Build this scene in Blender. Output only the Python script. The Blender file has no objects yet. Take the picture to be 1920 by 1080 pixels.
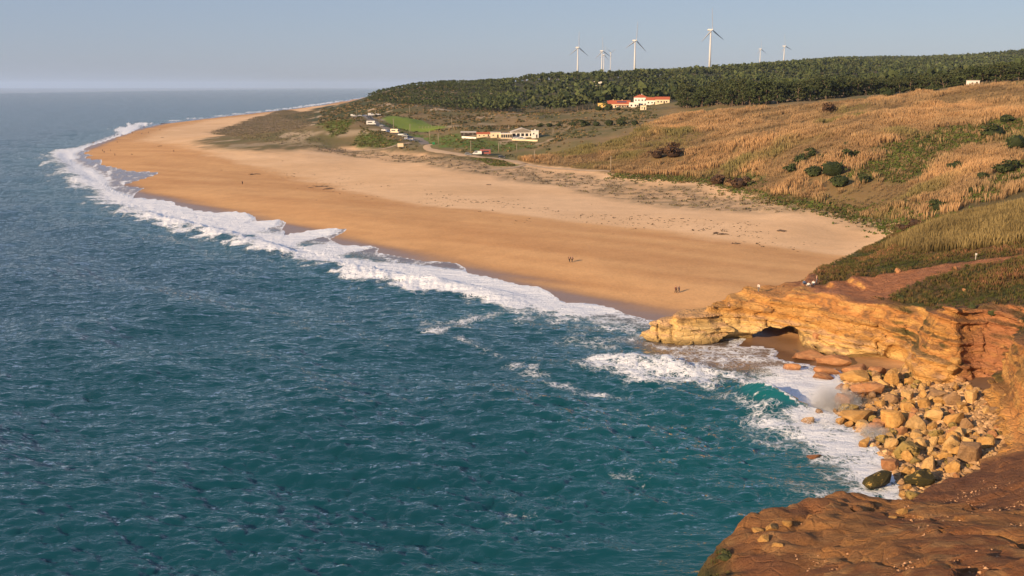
import bpy, bmesh, math, random, time
import numpy as np
T0 = time.time()
rad = math.radians
scene = bpy.context.scene

# ------------------------------------------------------------------ camera
CAM_H = 46.0
LENS = 35.0
FPX = 1920 * LENS / 36.0            # focal length in photograph pixels
PITCH = math.atan(378.0 / FPX)      # the horizon lies 378 px above the centre
cam_d = bpy.data.cameras.new("camera")
cam_d.lens = LENS
cam_d.sensor_width = 36.0
cam_d.clip_start = 0.5
cam_d.clip_end = 120000.0
cam = bpy.data.objects.new("camera", cam_d)
scene.collection.objects.link(cam)
cam.location = (0, 0, CAM_H)
cam.rotation_euler = (math.pi / 2 - PITCH, 0, 0)
scene.camera = cam

# ------------------------------------------------------------------ sky, sun, exposure
SUN_EL, SUN_AZ = 18.5, 228.0        # degrees; azimuth clockwise from +Y (sun low behind the left shoulder)
world = bpy.data.worlds.new("World")
scene.world = world
world.use_nodes = True
wn = world.node_tree
for n in list(wn.nodes):
    wn.nodes.remove(n)
sky = wn.nodes.new("ShaderNodeTexSky")
sky.sky_type = 'NISHITA'
sky.sun_disc = False
sky.sun_elevation = rad(SUN_EL)
sky.sun_rotation = rad(SUN_AZ)
sky.altitude = 50
sky.air_density = 1.0
sky.dust_density = 0.4
sky.ozone_density = 1.5
bg = wn.nodes.new("ShaderNodeBackground")
bg.inputs[1].default_value = 0.078
wo = wn.nodes.new("ShaderNodeOutputWorld")
veil = wn.nodes.new("ShaderNodeMix")           # a high thin cloud veil greys the whole dome evenly
veil.data_type = 'RGBA'
veil.inputs[0].default_value = 0.72
veil.inputs[7].default_value = (2.55, 3.15, 4.7, 1.0)
wn.links.new(sky.outputs[0], veil.inputs[6])
wn.links.new(veil.outputs[2], bg.inputs[0])
wn.links.new(bg.outputs[0], wo.inputs[0])

sun_d = bpy.data.lights.new("sun", 'SUN')
sun_d.energy = 5.0
sun_d.angle = rad(0.6)
sun_d.color = (1.0, 0.70, 0.41)
sun = bpy.data.objects.new("sun", sun_d)
scene.collection.objects.link(sun)
sun.rotation_euler = (rad(90 - SUN_EL), 0, rad(180 - SUN_AZ))
sun.location = (-200, -150, 200)

scene.view_settings.view_transform = 'Standard'
scene.view_settings.look = 'None'
scene.view_settings.gamma = 1.0
scene.view_settings.use_curve_mapping = False
scene.view_settings.exposure = 0.61
scene.render.engine = 'CYCLES'
scene.cycles.use_denoising = True
scene.cycles.denoising_prefilter = 'ACCURATE'
scene.cycles.max_bounces = 5
scene.cycles.diffuse_bounces = 2
scene.cycles.glossy_bounces = 2
scene.cycles.transparent_max_bounces = 8
scene.cycles.volume_bounces = 0
scene.cycles.sample_clamp_direct = 4.0
scene.cycles.sample_clamp_indirect = 3.0
scene.cycles.caustics_reflective = False
scene.cycles.caustics_refractive = False

# ------------------------------------------------------------------ helpers: rays of the photograph
SP, CP = math.sin(PITCH), math.cos(PITCH)

def ray(u, v):
    dx = (u - 960.0) / FPX
    dv = (540.0 - v) / FPX
    return dx, CP + dv * SP, -SP + dv * CP

def at_z(u, v, z):
    d = ray(u, v)
    t = (z - CAM_H) / d[2]
    return (t * d[0], t * d[1], z)

def at_y(u, v, y):
    d = ray(u, v)
    t = y / d[1]
    return (t * d[0], y, CAM_H + t * d[2])

# ------------------------------------------------------------------ helpers: noise
def _h(ix, iy, iz, seed):
    n = (ix.astype(np.uint32) * np.uint32(374761393) + iy.astype(np.uint32) * np.uint32(668265263)
         + iz.astype(np.uint32) * np.uint32(2147483647 - 1013904222) + np.uint32((seed * 974634781 + 12345) & 0xffffffff))
    n = (n ^ (n >> np.uint32(13))) * np.uint32(1274126177)
    n = n ^ (n >> np.uint32(16))
    n = n * np.uint32(2246822519)
    n = n ^ (n >> np.uint32(15))
    return (n & np.uint32(0xffff)).astype(np.float32) / 32767.5 - 1.0

def _fade(t):
    return t * t * t * (t * (t * 6 - 15) + 10)

def noise2(x, y, seed=0):
    x = np.asarray(x, np.float32); y = np.asarray(y, np.float32)
    xi = np.floor(x); yi = np.floor(y)
    fx = _fade(x - xi); fy = _fade(y - yi)
    xi = xi.astype(np.int64); yi = yi.astype(np.int64); z = np.zeros_like(xi)
    a = _h(xi, yi, z, seed); b = _h(xi + 1, yi, z, seed)
    c = _h(xi, yi + 1, z, seed); d = _h(xi + 1, yi + 1, z, seed)
    return (a + (b - a) * fx) * (1 - fy) + (c + (d - c) * fx) * fy

def noise3(x, y, z, seed=0):
    x = np.asarray(x, np.float32); y = np.asarray(y, np.float32); z = np.asarray(z, np.float32)
    xi = np.floor(x); yi = np.floor(y); zi = np.floor(z)
    fx = _fade(x - xi); fy = _fade(y - yi); fz = _fade(z - zi)
    xi = xi.astype(np.int64); yi = yi.astype(np.int64); zi = zi.astype(np.int64)
    def lay(k):
        a = _h(xi, yi, zi + k, seed); b = _h(xi + 1, yi, zi + k, seed)
        c = _h(xi, yi + 1, zi + k, seed); d = _h(xi + 1, yi + 1, zi + k, seed)
        return (a + (b - a) * fx) * (1 - fy) + (c + (d - c) * fx) * fy
    return lay(0) * (1 - fz) + lay(1) * fz

def fbm2(x, y, oct=4, seed=0):
    s = 0; a = 1.0; n = 0
    for i in range(oct):
        s = s + a * noise2(x * 2 ** i + 17.3 * i, y * 2 ** i - 9.1 * i, seed + i)
        n += a; a *= 0.5
    return s / n

def fbm3(x, y, z, oct=3, seed=0):
    s = 0; a = 1.0; n = 0
    for i in range(oct):
        s = s + a * noise3(x * 2 ** i + 17.3 * i, y * 2 ** i - 9.1 * i, z * 2 ** i + 3.7 * i, seed + i)
        n += a; a *= 0.5
    return s / n

def sstep(a, b, x):
    t = np.clip((x - a) / (b - a), 0, 1)
    return t * t * (3 - 2 * t)

# ------------------------------------------------------------------ helpers: plan geometry
def seg_dist(x, y, chain):
    """distance of the points to a polyline"""
    x = np.asarray(x, np.float32); y = np.asarray(y, np.float32)
    best = np.full(x.shape, 1e12, np.float32)
    for (ax, ay), (bx, by) in zip(chain[:-1], chain[1:]):
        ex, ey = bx - ax, by - ay
        L = ex * ex + ey * ey + 1e-9
        px = x - np.float32(ax); py = y - np.float32(ay)
        t = np.clip(px * np.float32(ex / L) + py * np.float32(ey / L), 0, 1)
        px -= t * np.float32(ex); py -= t * np.float32(ey)
        np.minimum(best, px * px + py * py, out=best)
    return np.sqrt(best)

def inside(x, y, poly):
    x = np.asarray(x, np.float32); y = np.asarray(y, np.float32)
    c = np.zeros(x.shape, bool)
    n = len(poly)
    for i in range(n):
        ax, ay = poly[i]; bx, by = poly[(i + 1) % n]
        if ay == by:
            continue
        k = ((ay > y) != (by > y)) & (x < np.float32((bx - ax) / (by - ay)) * (y - np.float32(ay)) + np.float32(ax))
        c ^= k
    return c

def sdist(x, y, poly, margin=None):
    """signed distance, positive inside; with a margin, points far outside just get -margin"""
    x = np.asarray(x); y = np.asarray(y)
    if margin is not None:
        P = np.array(poly)
        m = (x > P[:, 0].min() - margin) & (x < P[:, 0].max() + margin) & (y > P[:, 1].min() - margin) & (y < P[:, 1].max() + margin)
        out = np.full(x.shape, -float(margin))
        if m.any():
            out[m] = sdist(x[m], y[m], poly)
        return out
    d = seg_dist(x, y, list(poly) + [poly[0]])
    return np.where(inside(x, y, poly), d, -d)

def smooth_chain(pts, k=4):
    """Catmull-Rom through the points"""
    P = np.array(pts, float)
    P = np.vstack([2 * P[0] - P[1], P, 2 * P[-1] - P[-2]])
    out = []
    for i in range(1, len(P) - 2):
        for j in range(k):
            t = j / k
            a, b, c, d = P[i - 1], P[i], P[i + 1], P[i + 2]
            out.append(0.5 * (2 * b + (c - a) * t + (2 * a - 5 * b + 4 * c - d) * t * t + (3 * b - a - 3 * c + d) * t ** 3))
    out.append(P[-2])
    return [tuple(q) for q in out]

class TPS:
    def __init__(self, pts, warp, lam=1e-4):
        P = np.array(pts, float)
        self.warp = warp
        q = np.stack(warp(P[:, 0], P[:, 1]), 1)
        self.q = q
        n = len(q)
        d = np.sqrt(((q[:, None] - q[None]) ** 2).sum(-1))
        K = np.where(d > 0, d * d * np.log(d + 1e-12), 0) + lam * np.eye(n)
        A = np.zeros((n + 3, n + 3))
        A[:n, :n] = K; A[:n, n] = 1; A[:n, n + 1:] = q; A[n, :n] = 1; A[n + 1:, :n] = q.T
        b = np.zeros(n + 3); b[:n] = P[:, 2]
        self.w = np.linalg.solve(A, b)
    def __call__(self, x, y):
        sh = np.shape(x)
        a, b = self.warp(np.ravel(x).astype(float), np.ravel(y).astype(float))
        out = np.empty(a.size)
        n = len(self.q)
        for s in range(0, a.size, 40000):
            aa = a[s:s + 40000, None]; bb = b[s:s + 40000, None]
            d2 = (aa - self.q[:, 0]) ** 2 + (bb - self.q[:, 1]) ** 2
            k = 0.5 * d2 * np.log(d2 + 1e-12)
            out[s:s + 40000] = k @ self.w[:n] + self.w[n] + self.w[n + 1] * aa[:, 0] + self.w[n + 2] * bb[:, 0]
        return out.reshape(sh)

# ------------------------------------------------------------------ helpers: meshes and materials
def link(o):
    scene.collection.objects.link(o)
    return o

def mesh_np(name, V, faces, mat=None, smooth=False, cols=None, attrs=None):
    """V (n,3); faces: one array (m,k) or a list of arrays of triangles and quads"""
    me = bpy.data.meshes.new(name)
    if isinstance(faces, np.ndarray):
        faces = [faces]
    faces = [np.asarray(f, np.int32) for f in faces if len(f)]
    V = np.asarray(V, np.float32)
    me.vertices.add(len(V))
    me.vertices.foreach_set("co", V.ravel())
    idx = np.concatenate([f.ravel() for f in faces])
    tot = np.concatenate([np.full(len(f), f.shape[1], np.int32) for f in faces])
    st = np.concatenate([[0], np.cumsum(tot)[:-1]]).astype(np.int32)
    me.loops.add(len(idx)); me.loops.foreach_set("vertex_index", idx)
    me.polygons.add(len(tot)); me.polygons.foreach_set("loop_start", st); me.polygons.foreach_set("loop_total", tot)
    me.polygons.foreach_set("use_smooth", np.full(len(tot), smooth, bool))
    me.update(calc_edges=True)
    if cols is not None:
        a = me.color_attributes.new("col", 'FLOAT_COLOR', 'POINT')
        c = np.ones((len(V), 4), np.float32); c[:, :3] = cols
        a.data.foreach_set("color", c.ravel())
    for k, val in (attrs or {}).items():
        a = me.attributes.new(k, 'FLOAT', 'POINT')
        a.data.foreach_set("value", np.asarray(val, np.float32))
    if mat:
        me.materials.append(mat)
    return me

def add(name, me, parent=None, loc=None, rz=0.0, scale=None):
    o = bpy.data.objects.new(name, me)
    link(o)
    if parent:
        o.parent = parent
    if loc is not None:
        o.location = loc
    if rz:
        o.rotation_euler = (0, 0, rz)
    if scale is not None:
        o.scale = (scale,) * 3 if not hasattr(scale, '__len__') else scale
    return o

def tag(o, label=None, cat=None, group=None, kind=None):
    if label: o["label"] = label
    if cat: o["category"] = cat
    if group: o["group"] = group
    if kind: o["kind"] = kind
    return o

def grid_faces(nr, nc, keep=None):
    i = np.arange((nr - 1) * (nc - 1)); r = i // (nc - 1); c = i % (nc - 1)
    a = r * nc + c
    f = np.stack([a, a + 1, a + nc + 1, a + nc], 1)
    return f if keep is None else f[keep.ravel()]

def compact(V, F, *arrs):
    used = np.zeros(len(V), bool); used[F.ravel()] = True
    m = np.cumsum(used) - 1
    return (V[used], m[F]) + tuple(a[used] for a in arrs)

class NT:
    """small node-tree writer"""
    def __init__(self, name):
        self.m = bpy.data.materials.new(name)
        self.m.use_nodes = True
        self.t = self.m.node_tree
        self.bsdf = self.t.nodes["Principled BSDF"]
        self.out = self.t.nodes["Material Output"]
    def n(self, kind, ins=None, **kw):
        nd = self.t.nodes.new(kind)
        for k, v in kw.items():
            setattr(nd, k, v)
        for k, v in (ins or {}).items():
            self.set(nd.inputs[k], v)
        return nd
    def set(self, sock, v):
        if hasattr(v, "is_output") or isinstance(v, bpy.types.NodeSocket):
            self.t.links.new(v, sock)
        else:
            sock.default_value = v
    def math(self, op, a, b=0.0, c=None, clamp=False):
        nd = self.n("ShaderNodeMath", operation=op, use_clamp=clamp)
        self.set(nd.inputs[0], a); self.set(nd.inputs[1], b)
        if c is not None: self.set(nd.inputs[2], c)
        return nd.outputs[0]
    def mix(self, f, a, b, blend='MIX'):
        nd = self.n("ShaderNodeMix", data_type='RGBA', blend_type=blend)
        self.set(nd.inputs[0], f)
        self.set(nd.inputs[6], a if not isinstance(a, tuple) else (*a[:3], 1.0))
        self.set(nd.inputs[7], b if not isinstance(b, tuple) else (*b[:3], 1.0))
        return nd.outputs[2]
    def attr(self, name):
        return self.n("ShaderNodeAttribute", attribute_name=name)
    def pos(self, scale=(1, 1, 1), rot=(0, 0, 0), kind="Object"):
        tc = self.n("ShaderNodeTexCoord")
        mp = self.n("ShaderNodeMapping", {"Scale": scale, "Rotation": rot, "Vector": tc.outputs[kind]})
        return mp.outputs[0]
    def noise(self, vec, scale, detail=4.0, rough=0.55, dist=0.0):
        return self.n("ShaderNodeTexNoise", {"Vector": vec, "Scale": scale, "Detail": detail, "Roughness": rough, "Distortion": dist}).outputs[0]
    def ramp(self, f, lo, hi):
        return self.n("ShaderNodeMapRange", {0: f, 1: lo, 2: hi, 3: 0.0, 4: 1.0}, interpolation_type='SMOOTHSTEP').outputs[0]
    def bump(self, h, strength=0.5, dist=0.1, normal=None):
        nd = self.n("ShaderNodeBump", {"Height": h, "Strength": strength, "Distance": dist})
        if normal is not None: self.set(nd.inputs["Normal"], normal)
        return nd.outputs[0]
    def fin(self, col=None, rough=None, normal=None, spec=None, **kw):
        b = self.bsdf
        if col is not None: self.set(b.inputs["Base Color"], col if not isinstance(col, tuple) else (*col[:3], 1.0))
        if rough is not None: self.set(b.inputs["Roughness"], rough)
        if normal is not None: self.set(b.inputs["Normal"], normal)
        if spec is not None: self.set(b.inputs["Specular IOR Level"], spec)
        for k, v in kw.items(): self.set(b.inputs[k], v)
        return self.m

def plain(name, col, rough=0.7, var=0.12, scale=1.0, metal=0.0, spec=0.3):
    """a painted or weathered surface: base colour with grain and a little relief"""
    t = NT(name)
    p = t.pos()
    n = t.noise(p, scale, 5.0)
    dark = tuple(c * (1 - var) for c in col); lite = tuple(min(1, c * (1 + var)) for c in col)
    return t.fin(t.mix(n, dark, lite), rough, t.bump(t.noise(p, scale * 6), 0.2, 0.02), spec, Metallic=metal)
# ================================================================== THE GROUND
# shoreline (mean water line), far to near, read off the photograph at z = 0 and then carried round the cove
_sh = [(1000, 166.5), (760, 172), (665, 185), (600, 198), (540, 205.5), (420, 218.5), (300, 233), (235, 248), (172, 273), (125, 291), (152, 318), (203, 345),
       (235, 363), (330, 386), (430, 405), (520, 429), (600, 450), (720, 478), (850, 511), (960, 540), (1060, 567), (1160, 587), (1260, 607)]
SHORE = [at_z(u, v, 0)[:2] for u, v in _sh] + [(37, 186), (43.5, 179.5), (47, 175.5), (50, 172.5), (52.5, 166), (54.5, 160), (55, 154), (51.5, 148),
         (49.5, 140), (48, 132), (47, 124), (45.5, 115), (43, 107), (39, 100), (33, 91), (22, 88), (9, 78), (2, 55), (0, 20)]
LAND = SHORE + [(900, -300), (9000, 2000), (9000, 30000), (4000, 30000)]

# the rocky headland: foot of the cliffs on the sea side, then the back towards the beach
FRONT = [(3, 20), (5, 50), (7, 62), (9, 70.5), (14, 79), (24, 85.5), (32, 88), (36.5, 92), (40, 98.5), (44.5, 104), (51, 108), (57.6, 113.5), (62, 121),
         (65, 130), (65.8, 135), (67.4, 139.5), (70.0, 142.4), (72.0, 145.6), (71.4, 146.2), (69.4, 144.4), (67.0, 144.0), (63.6, 146.4), (61, 149.5), (61.8, 155), (64.5, 160.5), (61.5, 163),
         (56, 164.8), (53.4, 168), (52.4, 172.5), (47, 175.6), (42, 177.4), (36, 175.2), (31, 174), (26.5, 175.6), (23.2, 178.5)]
BACK = [(23.2, 178.5), (26, 181.2), (32, 185.4), (38, 188.4), (46, 192.5), (53, 198), (59, 207), (66, 220), (76, 238), (87, 254), (98, 268), (116, 292)]
ROCKLAND = FRONT + BACK[1:] + [(150, 330), (260, 330), (260, 20)]

def beach_warp(x, y):
    y = np.maximum(y, 20.0)
    return x / y * 1.8, np.log(y)

_c = []
Zp = lambda u, v, z: _c.append(at_z(u, v, z))
Yp = lambda u, v, y, dz=0.0: _c.append((lambda p: (p[0], p[1], p[2] + dz))(at_y(u, v, y)))
for u, v, z in [(1150, 330, 5), (960, 303, 5.5), (1400, 372, 5), (1600, 397, 5.5), (1680, 428, 5), (1500, 432, 3.6), (1300, 405, 3.6), (1200, 470, 2.6), (1350, 500, 2.4), (1000, 400, 3.2),
                (800, 340, 3.6), (700, 395, 2.6), (500, 330, 2.6), (600, 292, 4.6), (450, 252, 4), (350, 256, 2.6), (540, 228, 4.2), (600, 214, 4.5), (850, 450, 1.6), (1120, 530, 1.4),
                (250, 290, 2.2), (400, 370, 1.4), (600, 420, 1.5), (420, 222, 2.5), (540, 210, 3), (760, 287, 5.2), (590, 250, 5), (660, 278, 5.4), (860, 305, 5.5), (630, 197, 6)]:
    Zp(u, v, z)
# the bank, car park, green field, village
for u, v, y in [(742, 268, 665), (700, 235, 745), (668, 219, 800), (640, 226, 760), (690, 262, 690), (770, 258, 700), (800, 268, 665), (840, 241, 765), (730, 220, 850), (825, 230, 840), (770, 247, 760),
                (960, 258, 675), (1015, 264, 640), (880, 255, 690), (900, 274, 620), (945, 292, 575), (1000, 226, 800), (900, 216, 900), (800, 206, 1000), (1165, 203, 850), (1250, 192, 860),
                (1100, 242, 680), (1060, 262, 610), (1200, 224, 700), (1150, 292, 525), (1250, 216, 700), (1300, 258, 530), (1400, 320, 430),
                (1500, 196, 640), (1500, 280, 425), (1700, 177, 600), (1700, 300, 370), (1900, 156, 560), (1900, 222, 430), (1900, 300, 330), (1900, 362, 272), (1750, 395, 288), (1600, 350, 350),
                (2150, 140, 520), (2150, 250, 350), (2150, 330, 260),
                (1250, 205, 790), (1400, 193, 770), (1600, 178, 750), (1900, 154, 710), (2150, 135, 690)]:
    Yp(u, v, y)
# wooded hills behind: canopy heights less the trees
for u, v, y, dz in [(1000, 141, 1600, -9), (1330, 126, 1750, -10), (1500, 116, 1900, -10), (1800, 119, 1850, -10), (2100, 112, 1850, -10), (1000, 182, 1150, -8), (1200, 164, 1200, -9), (1400, 153, 1250, -9),
                    (1600, 142, 1300, -9), (1900, 132, 1300, -9), (850, 187, 1200, -5), (760, 196, 1150, 0), (700, 201, 1200, 0), (640, 206, 1300, 0), (600, 206, 1500, 0), (740, 167, 1500, -2),
                    (680, 185, 1450, 0), (640, 197, 1450, 0), (850, 152, 1550, -6), (1120, 190, 980, -8), (1000, 200, 960, -5), (1400, 178, 950, -8), (1700, 160, 950, -8),
                    (1640, 106, 3200, -10), (1530, 110, 3200, -10), (1760, 106, 3200, -10), (1920, 93, 2600, -10), (1820, 104, 2700, -10), (2150, 85, 2600, -10), (1350, 128, 3300, -10)]:
    Yp(u, v, y, dz)
for x, y, z in [(-300, 2600, 8), (-150, 2400, 20), (0, 2300, 34), (250, 2500, 48), (600, 2500, 62), (-450, 2200, 3), (0, 4200, 40), (600, 4500, 70), (1400, 4500, 90), (2200, 4200, 100), (-500, 3600, 4),
                (-200, 3600, 20), (0, 9000, 30), (2500, 9000, 60), (500, 700, 55), (400, 400, 40), (260, 250, 26), (200, 170, 18), (200, 60, 14), (1200, 1200, 70),
                # under and around the rocks
                (60, 150, 1.2), (66, 130, 2.6), (57, 115, 2.4), (51, 119, 0.9), (47, 108, 0.4), (66, 142, 3.2), (52, 178, 1.1), (56, 170, 0.6), (63, 161, 0.7), (50, 200, 2.0), (40, 200, 1.5), (80, 160, 3), (90, 130, 3), (90, 200, 4),
                (50, 100, 2), (40, 80, 1), (60, 60, 2), (30, 40, 1), (57, 139, 1.3), (54, 130, 1.2)]:
    _c.append((x, y, z))
for i in range(0, len(SHORE) - 3, 2):
    _c.append((SHORE[i][0], SHORE[i][1], 0.0))
T_BEACH = TPS(_c, beach_warp, 2e-4)

_h_ctl = [(25, 179, 2.6), (28, 177.5, 3.8), (31, 180, 4.6), (36, 183, 5.0), (39, 186, 5.0), (36, 177, 5.6), (41.5, 185, 7.8), (44, 179, 7.4), (48, 184, 8.6), (53.4, 189, 8.6), (52, 176, 9.0), (56.5, 172, 9.4), (59.5, 189, 9.6),
          (60, 166, 9.8), (64, 164, 10.2), (66, 158, 10.6), (63.4, 152, 12.2), (69, 149, 13.1), (66, 172, 11.0), (68, 190, 11.4), (73, 141, 11.8), (76, 152, 13.6), (71, 135, 10.8), (69, 128, 9.6),
          (89.3, 175, 16.4), (80, 165, 14.6), (111.3, 220, 18.4), (94, 235, 11.6), (84, 205, 13.0), (75, 205, 10.6), (102, 200, 18.4), (120, 180, 23), (100, 150, 19), (115, 262, 10.5), (104, 245, 12),
          (140, 250, 20), (180, 260, 26), (200, 170, 30), (130, 120, 24), (100, 110, 19), (160, 300, 17)]
for u, v, y in [(1310, 1080, 66), (1400, 985, 72), (1560, 948, 78), (1700, 945, 80), (1830, 958, 77), (1600, 1080, 55), (1920, 1080, 50), (1650, 1015, 66), (1450, 1040, 66), (1800, 1010, 64), (1920, 1000, 66),
                (1500, 985, 72), (1740, 965, 75), (1920, 965, 82), (1870, 940, 90), (1760, 925, 98), (1840, 885, 103), (1920, 848, 106), (1920, 900, 95), (2000, 900, 88), (2000, 1000, 62),
                (1905, 800, 119), (1900, 690, 129)]:
    _h_ctl.append(at_y(u, v, y))
T_HEAD = TPS(_h_ctl, lambda x, y: (x / 40.0, y / 40.0), 1e-3)

def ground_low(x, y):
    """beach, seabed and hills without the rocky headland"""
    x = np.asarray(x, float); y = np.asarray(y, float)
    s = sdist(x, y, LAND)
    z = T_BEACH(x, y)
    w = sstep(2, 34, s)
    near = np.clip(0.05 * s, -6, 3)
    z = np.where(s > 0, w * np.maximum(z, 0.02 * np.minimum(s, 40)) + (1 - w) * near, np.maximum(0.06 * s, -7))
    r = np.hypot(x, y)
    inl = sstep(60, 240, s) * sstep(4.5, 9, z)
    z = z + inl * (fbm2(x / 52, y / 52, 3, 5) * 3.6 + 3.0 * sstep(700, 500, r) * (.5 - np.abs(noise2(x / 45 + .3 * noise2(x / 20, y / 20, 12), y / 70, 11))) + fbm2(x / 160, y / 160, 2, 9) * 3.5 * sstep(500, 1200, r))
    # low hummocks along the back of the beach
    z = z + 0.35 * sstep(3.2, 5.0, z) * sstep(40, 80, s) * fbm2(x / 9, y / 9, 3, 21)
    return z

def head_parts(x, y):
    x = np.asarray(x, float); y = np.asarray(y, float)
    ins = inside(x, y, ROCKLAND)
    ja = .35 + .95 * sstep(96, 108, y)
    jx = ja * fbm2(x / 7, y / 7, 3, 31); jy = ja * fbm2(x / 7 + 40, y / 7, 3, 33)
    df = seg_dist(x + jx, y + jy, FRONT); db = seg_dist(x, y, BACK)
    top = T_HEAD(x, y) + 0.5 * fbm2(x / 6, y / 6, 3, 41) + 0.9 * fbm2(x / 22, y / 22, 2, 43)
    # the step between the low ledge at the tip and the upper beds
    q = (top + .055 * (x - 50) - .05 * (y - 170)) / 1.25
    fq = q - np.floor(q)
    stepped = (np.floor(q) + sstep(.30, .62, fq)) * 1.25 - .055 * (x - 50) + .05 * (y - 170)
    k = sstep(66, 58, x + .4 * (168 - y)) * sstep(150, 158, y)
    top = top * (1 - k) + stepped * k
    # humps, runnels and low ledges of the earthen spur
    f = sstep(100, 92, y)
    top = top + f * (.55 * fbm2(x / 9, y / 6, 4, 45) - .55 * sstep(.80, 1.0, 1 - np.abs(noise2(x / 7 + .4 * noise2(x / 3, y / 3, 47), y / 11, 46))))
    return ins, df, db, top

def head(x, y):
    ins, df, db, top = head_parts(x, y)
    soft = sstep(92, 84, y) + sstep(95, 101, y) * sstep(111, 107, y)       # earthy foreground slopes are less sheer
    slope = 3.4 - 1.2 * np.clip(soft, 0, 1)
    pf = -2.0 + np.minimum(df, 14) * slope + np.maximum(df - 14, 0) * 3
    pb = -0.5 + db * (0.62 + 1.6 * sstep(205, 186, y))
    prof = np.minimum(pf, pb)
    k = 0.7
    g = np.minimum(top, prof) - k * np.exp(-np.abs(top - prof) / k) * 0.5
    return np.where(ins, g, -6.0 - np.minimum(df, 3))

def ground(x, y):
    return np.maximum(ground_low(x, y), head(x, y))

def hit(u, v, near=35.0, far=6000.0, n=520):
    """where the sight line of a photograph pixel meets the ground"""
    d = ray(u, v)
    yy = np.geomspace(near, far, n)
    t = yy / d[1]
    z = CAM_H + t * d[2]
    g = ground(t * d[0], yy)
    k = np.nonzero(z < g)[0]
    if len(k) == 0:
        return (t[-1] * d[0], yy[-1], g[-1])
    i = k[0]
    if i > 0:
        a = (z[i - 1] - g[i - 1]); b = g[i] - z[i]
        f = a / (a + b + 1e-9)
        y = yy[i - 1] + f * (yy[i] - yy[i - 1])
    else:
        y = yy[0]
    t = y / d[1]; x = t * d[0]
    return (x, y, float(ground(np.array([x]), np.array([y]))[0]))

def hits(pts, **kw):
    return [hit(u, v, **kw)[:2] for u, v in pts]

def gz(x, y):
    return float(ground(np.array([x]), np.array([y]))[0])
# ------------------------------------------------------------------ regions of the land, as polygons on the ground
REG = {}
def region(name, px, **kw):
    REG[name] = hits(px, **kw)
region('reeds', [(965, 300), (1040, 288), (1110, 272), (1180, 254), (1240, 222), (1330, 212), (1480, 199), (1600, 187), (1750, 174), (1925, 160), (2060, 150), (2060, 330), (1925, 356), (1850, 388), (1735, 418),
                 (1690, 412), (1560, 388), (1450, 366), (1330, 338), (1160, 326), (1050, 312)], near=200)
region('green_strip', [(1585, 330), (1640, 285), (1690, 262), (1760, 240), (1860, 225), (1925, 222), (1925, 262), (1860, 262), (1790, 285), (1740, 318), (1690, 345)], near=200)
region('green_low', [(1300, 330), (1420, 320), (1440, 345), (1330, 340)], near=200)
region('green_right', [(1760, 380), (1840, 350), (1925, 300), (1925, 352), (1850, 380)], near=200)
region('reeds_near', [(1655, 468), (1715, 436), (1780, 412), (1925, 386), (2000, 380), (2000, 452), (1925, 456), (1800, 470), (1715, 476)])
region('dune_scrub', [(390, 246), (470, 222), (530, 206), (600, 206), (585, 225), (575, 245), (640, 277), (760, 288), (900, 299), (1000, 316), (1150, 336), (1300, 352), (1480, 378), (1640, 398), (1700, 420),
                      (1660, 432), (1560, 410), (1350, 396), (1180, 378), (1050, 350), (880, 322), (750, 304), (620, 287), (450, 264)], near=150)
region('scrub_flat', [(395, 246), (470, 222), (530, 206), (600, 206), (590, 235), (640, 272), (700, 281), (620, 285), (450, 262)], near=150)
region('field', [(716, 222), (762, 218), (838, 237), (768, 246)], near=300)
region('bank_green_a', [(600, 232), (640, 224), (668, 226), (650, 250), (620, 258)], near=300)
region('bank_green_b', [(680, 240), (702, 246), (752, 268), (720, 277), (660, 272)], near=300)
region('bank_green_c', [(712, 228), (770, 248), (850, 252), (930, 262), (1000, 268), (960, 284), (900, 285), (815, 272), (760, 256)], near=300)
region('bank_green_d', [(880, 296), (960, 300), (975, 310), (930, 312)], near=300)
region('rubble', [(860, 246), (960, 252), (1015, 252), (1050, 262), (1010, 270), (900, 262)], near=300)
region('pine_belt', [(1225, 208), (1300, 203), (1420, 198), (1560, 187), (1700, 174), (1925, 154), (2040, 146)], near=500)
region('grass_head', [(1490, 527), (1545, 492), (1640, 458), (1700, 478), (1925, 462), (2000, 470), (2000, 600), (1860, 578), (1790, 572), (1740, 578), (1690, 590), (1668, 562), (1720, 528), (1790, 507), (1700, 512), (1600, 524), (1540, 534)])
region('red_path', [(1530, 543), (1560, 528), (1640, 520), (1715, 506), (1800, 492), (1925, 474), (1925, 482), (1800, 502), (1725, 522), (1665, 562), (1600, 556), (1545, 552)])

ROAD_PX = {'road': [(664, 217), (690, 219), (700, 226), (712, 236), (735, 248), (765, 257), (790, 264), (806, 271)], 'track': [(806, 271), (800, 276), (815, 283), (850, 288), (890, 293), (930, 297), (960, 302), (985, 308)],
           'beach_path': [(985, 308), (965, 314), (930, 318), (905, 319)], 'reed_path': [(985, 308), (1010, 313), (1055, 317), (1100, 320), (1150, 322)], 'pale_path': [(770, 268), (745, 272), (725, 278), (690, 282), (650, 283)]}
ROADS = {k: smooth_chain(hits(v, near=250), 5) for k, v in ROAD_PX.items()}

def off_road(x, y, w=5.5):
    d = np.full(np.shape(x), 1e9)
    for ch in ROADS.values():
        d = np.minimum(d, seg_dist(x, y, ch))
    return (d > w).astype(float)

def mask(name, x, y, soft=6.0, wob=6.0, sc=18.0, seed=0):
    x = np.asarray(x); y = np.asarray(y)
    d = sdist(x, y, REG[name], 2 * (soft + wob) + 2)
    out = np.zeros(x.shape)
    m = d > -1.99 * (soft + wob)
    if m.any():
        out[m] = sstep(-soft, soft, d[m] + wob * fbm2(x[m] / sc, y[m] / sc, 3, seed + 70))
    return out

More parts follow.
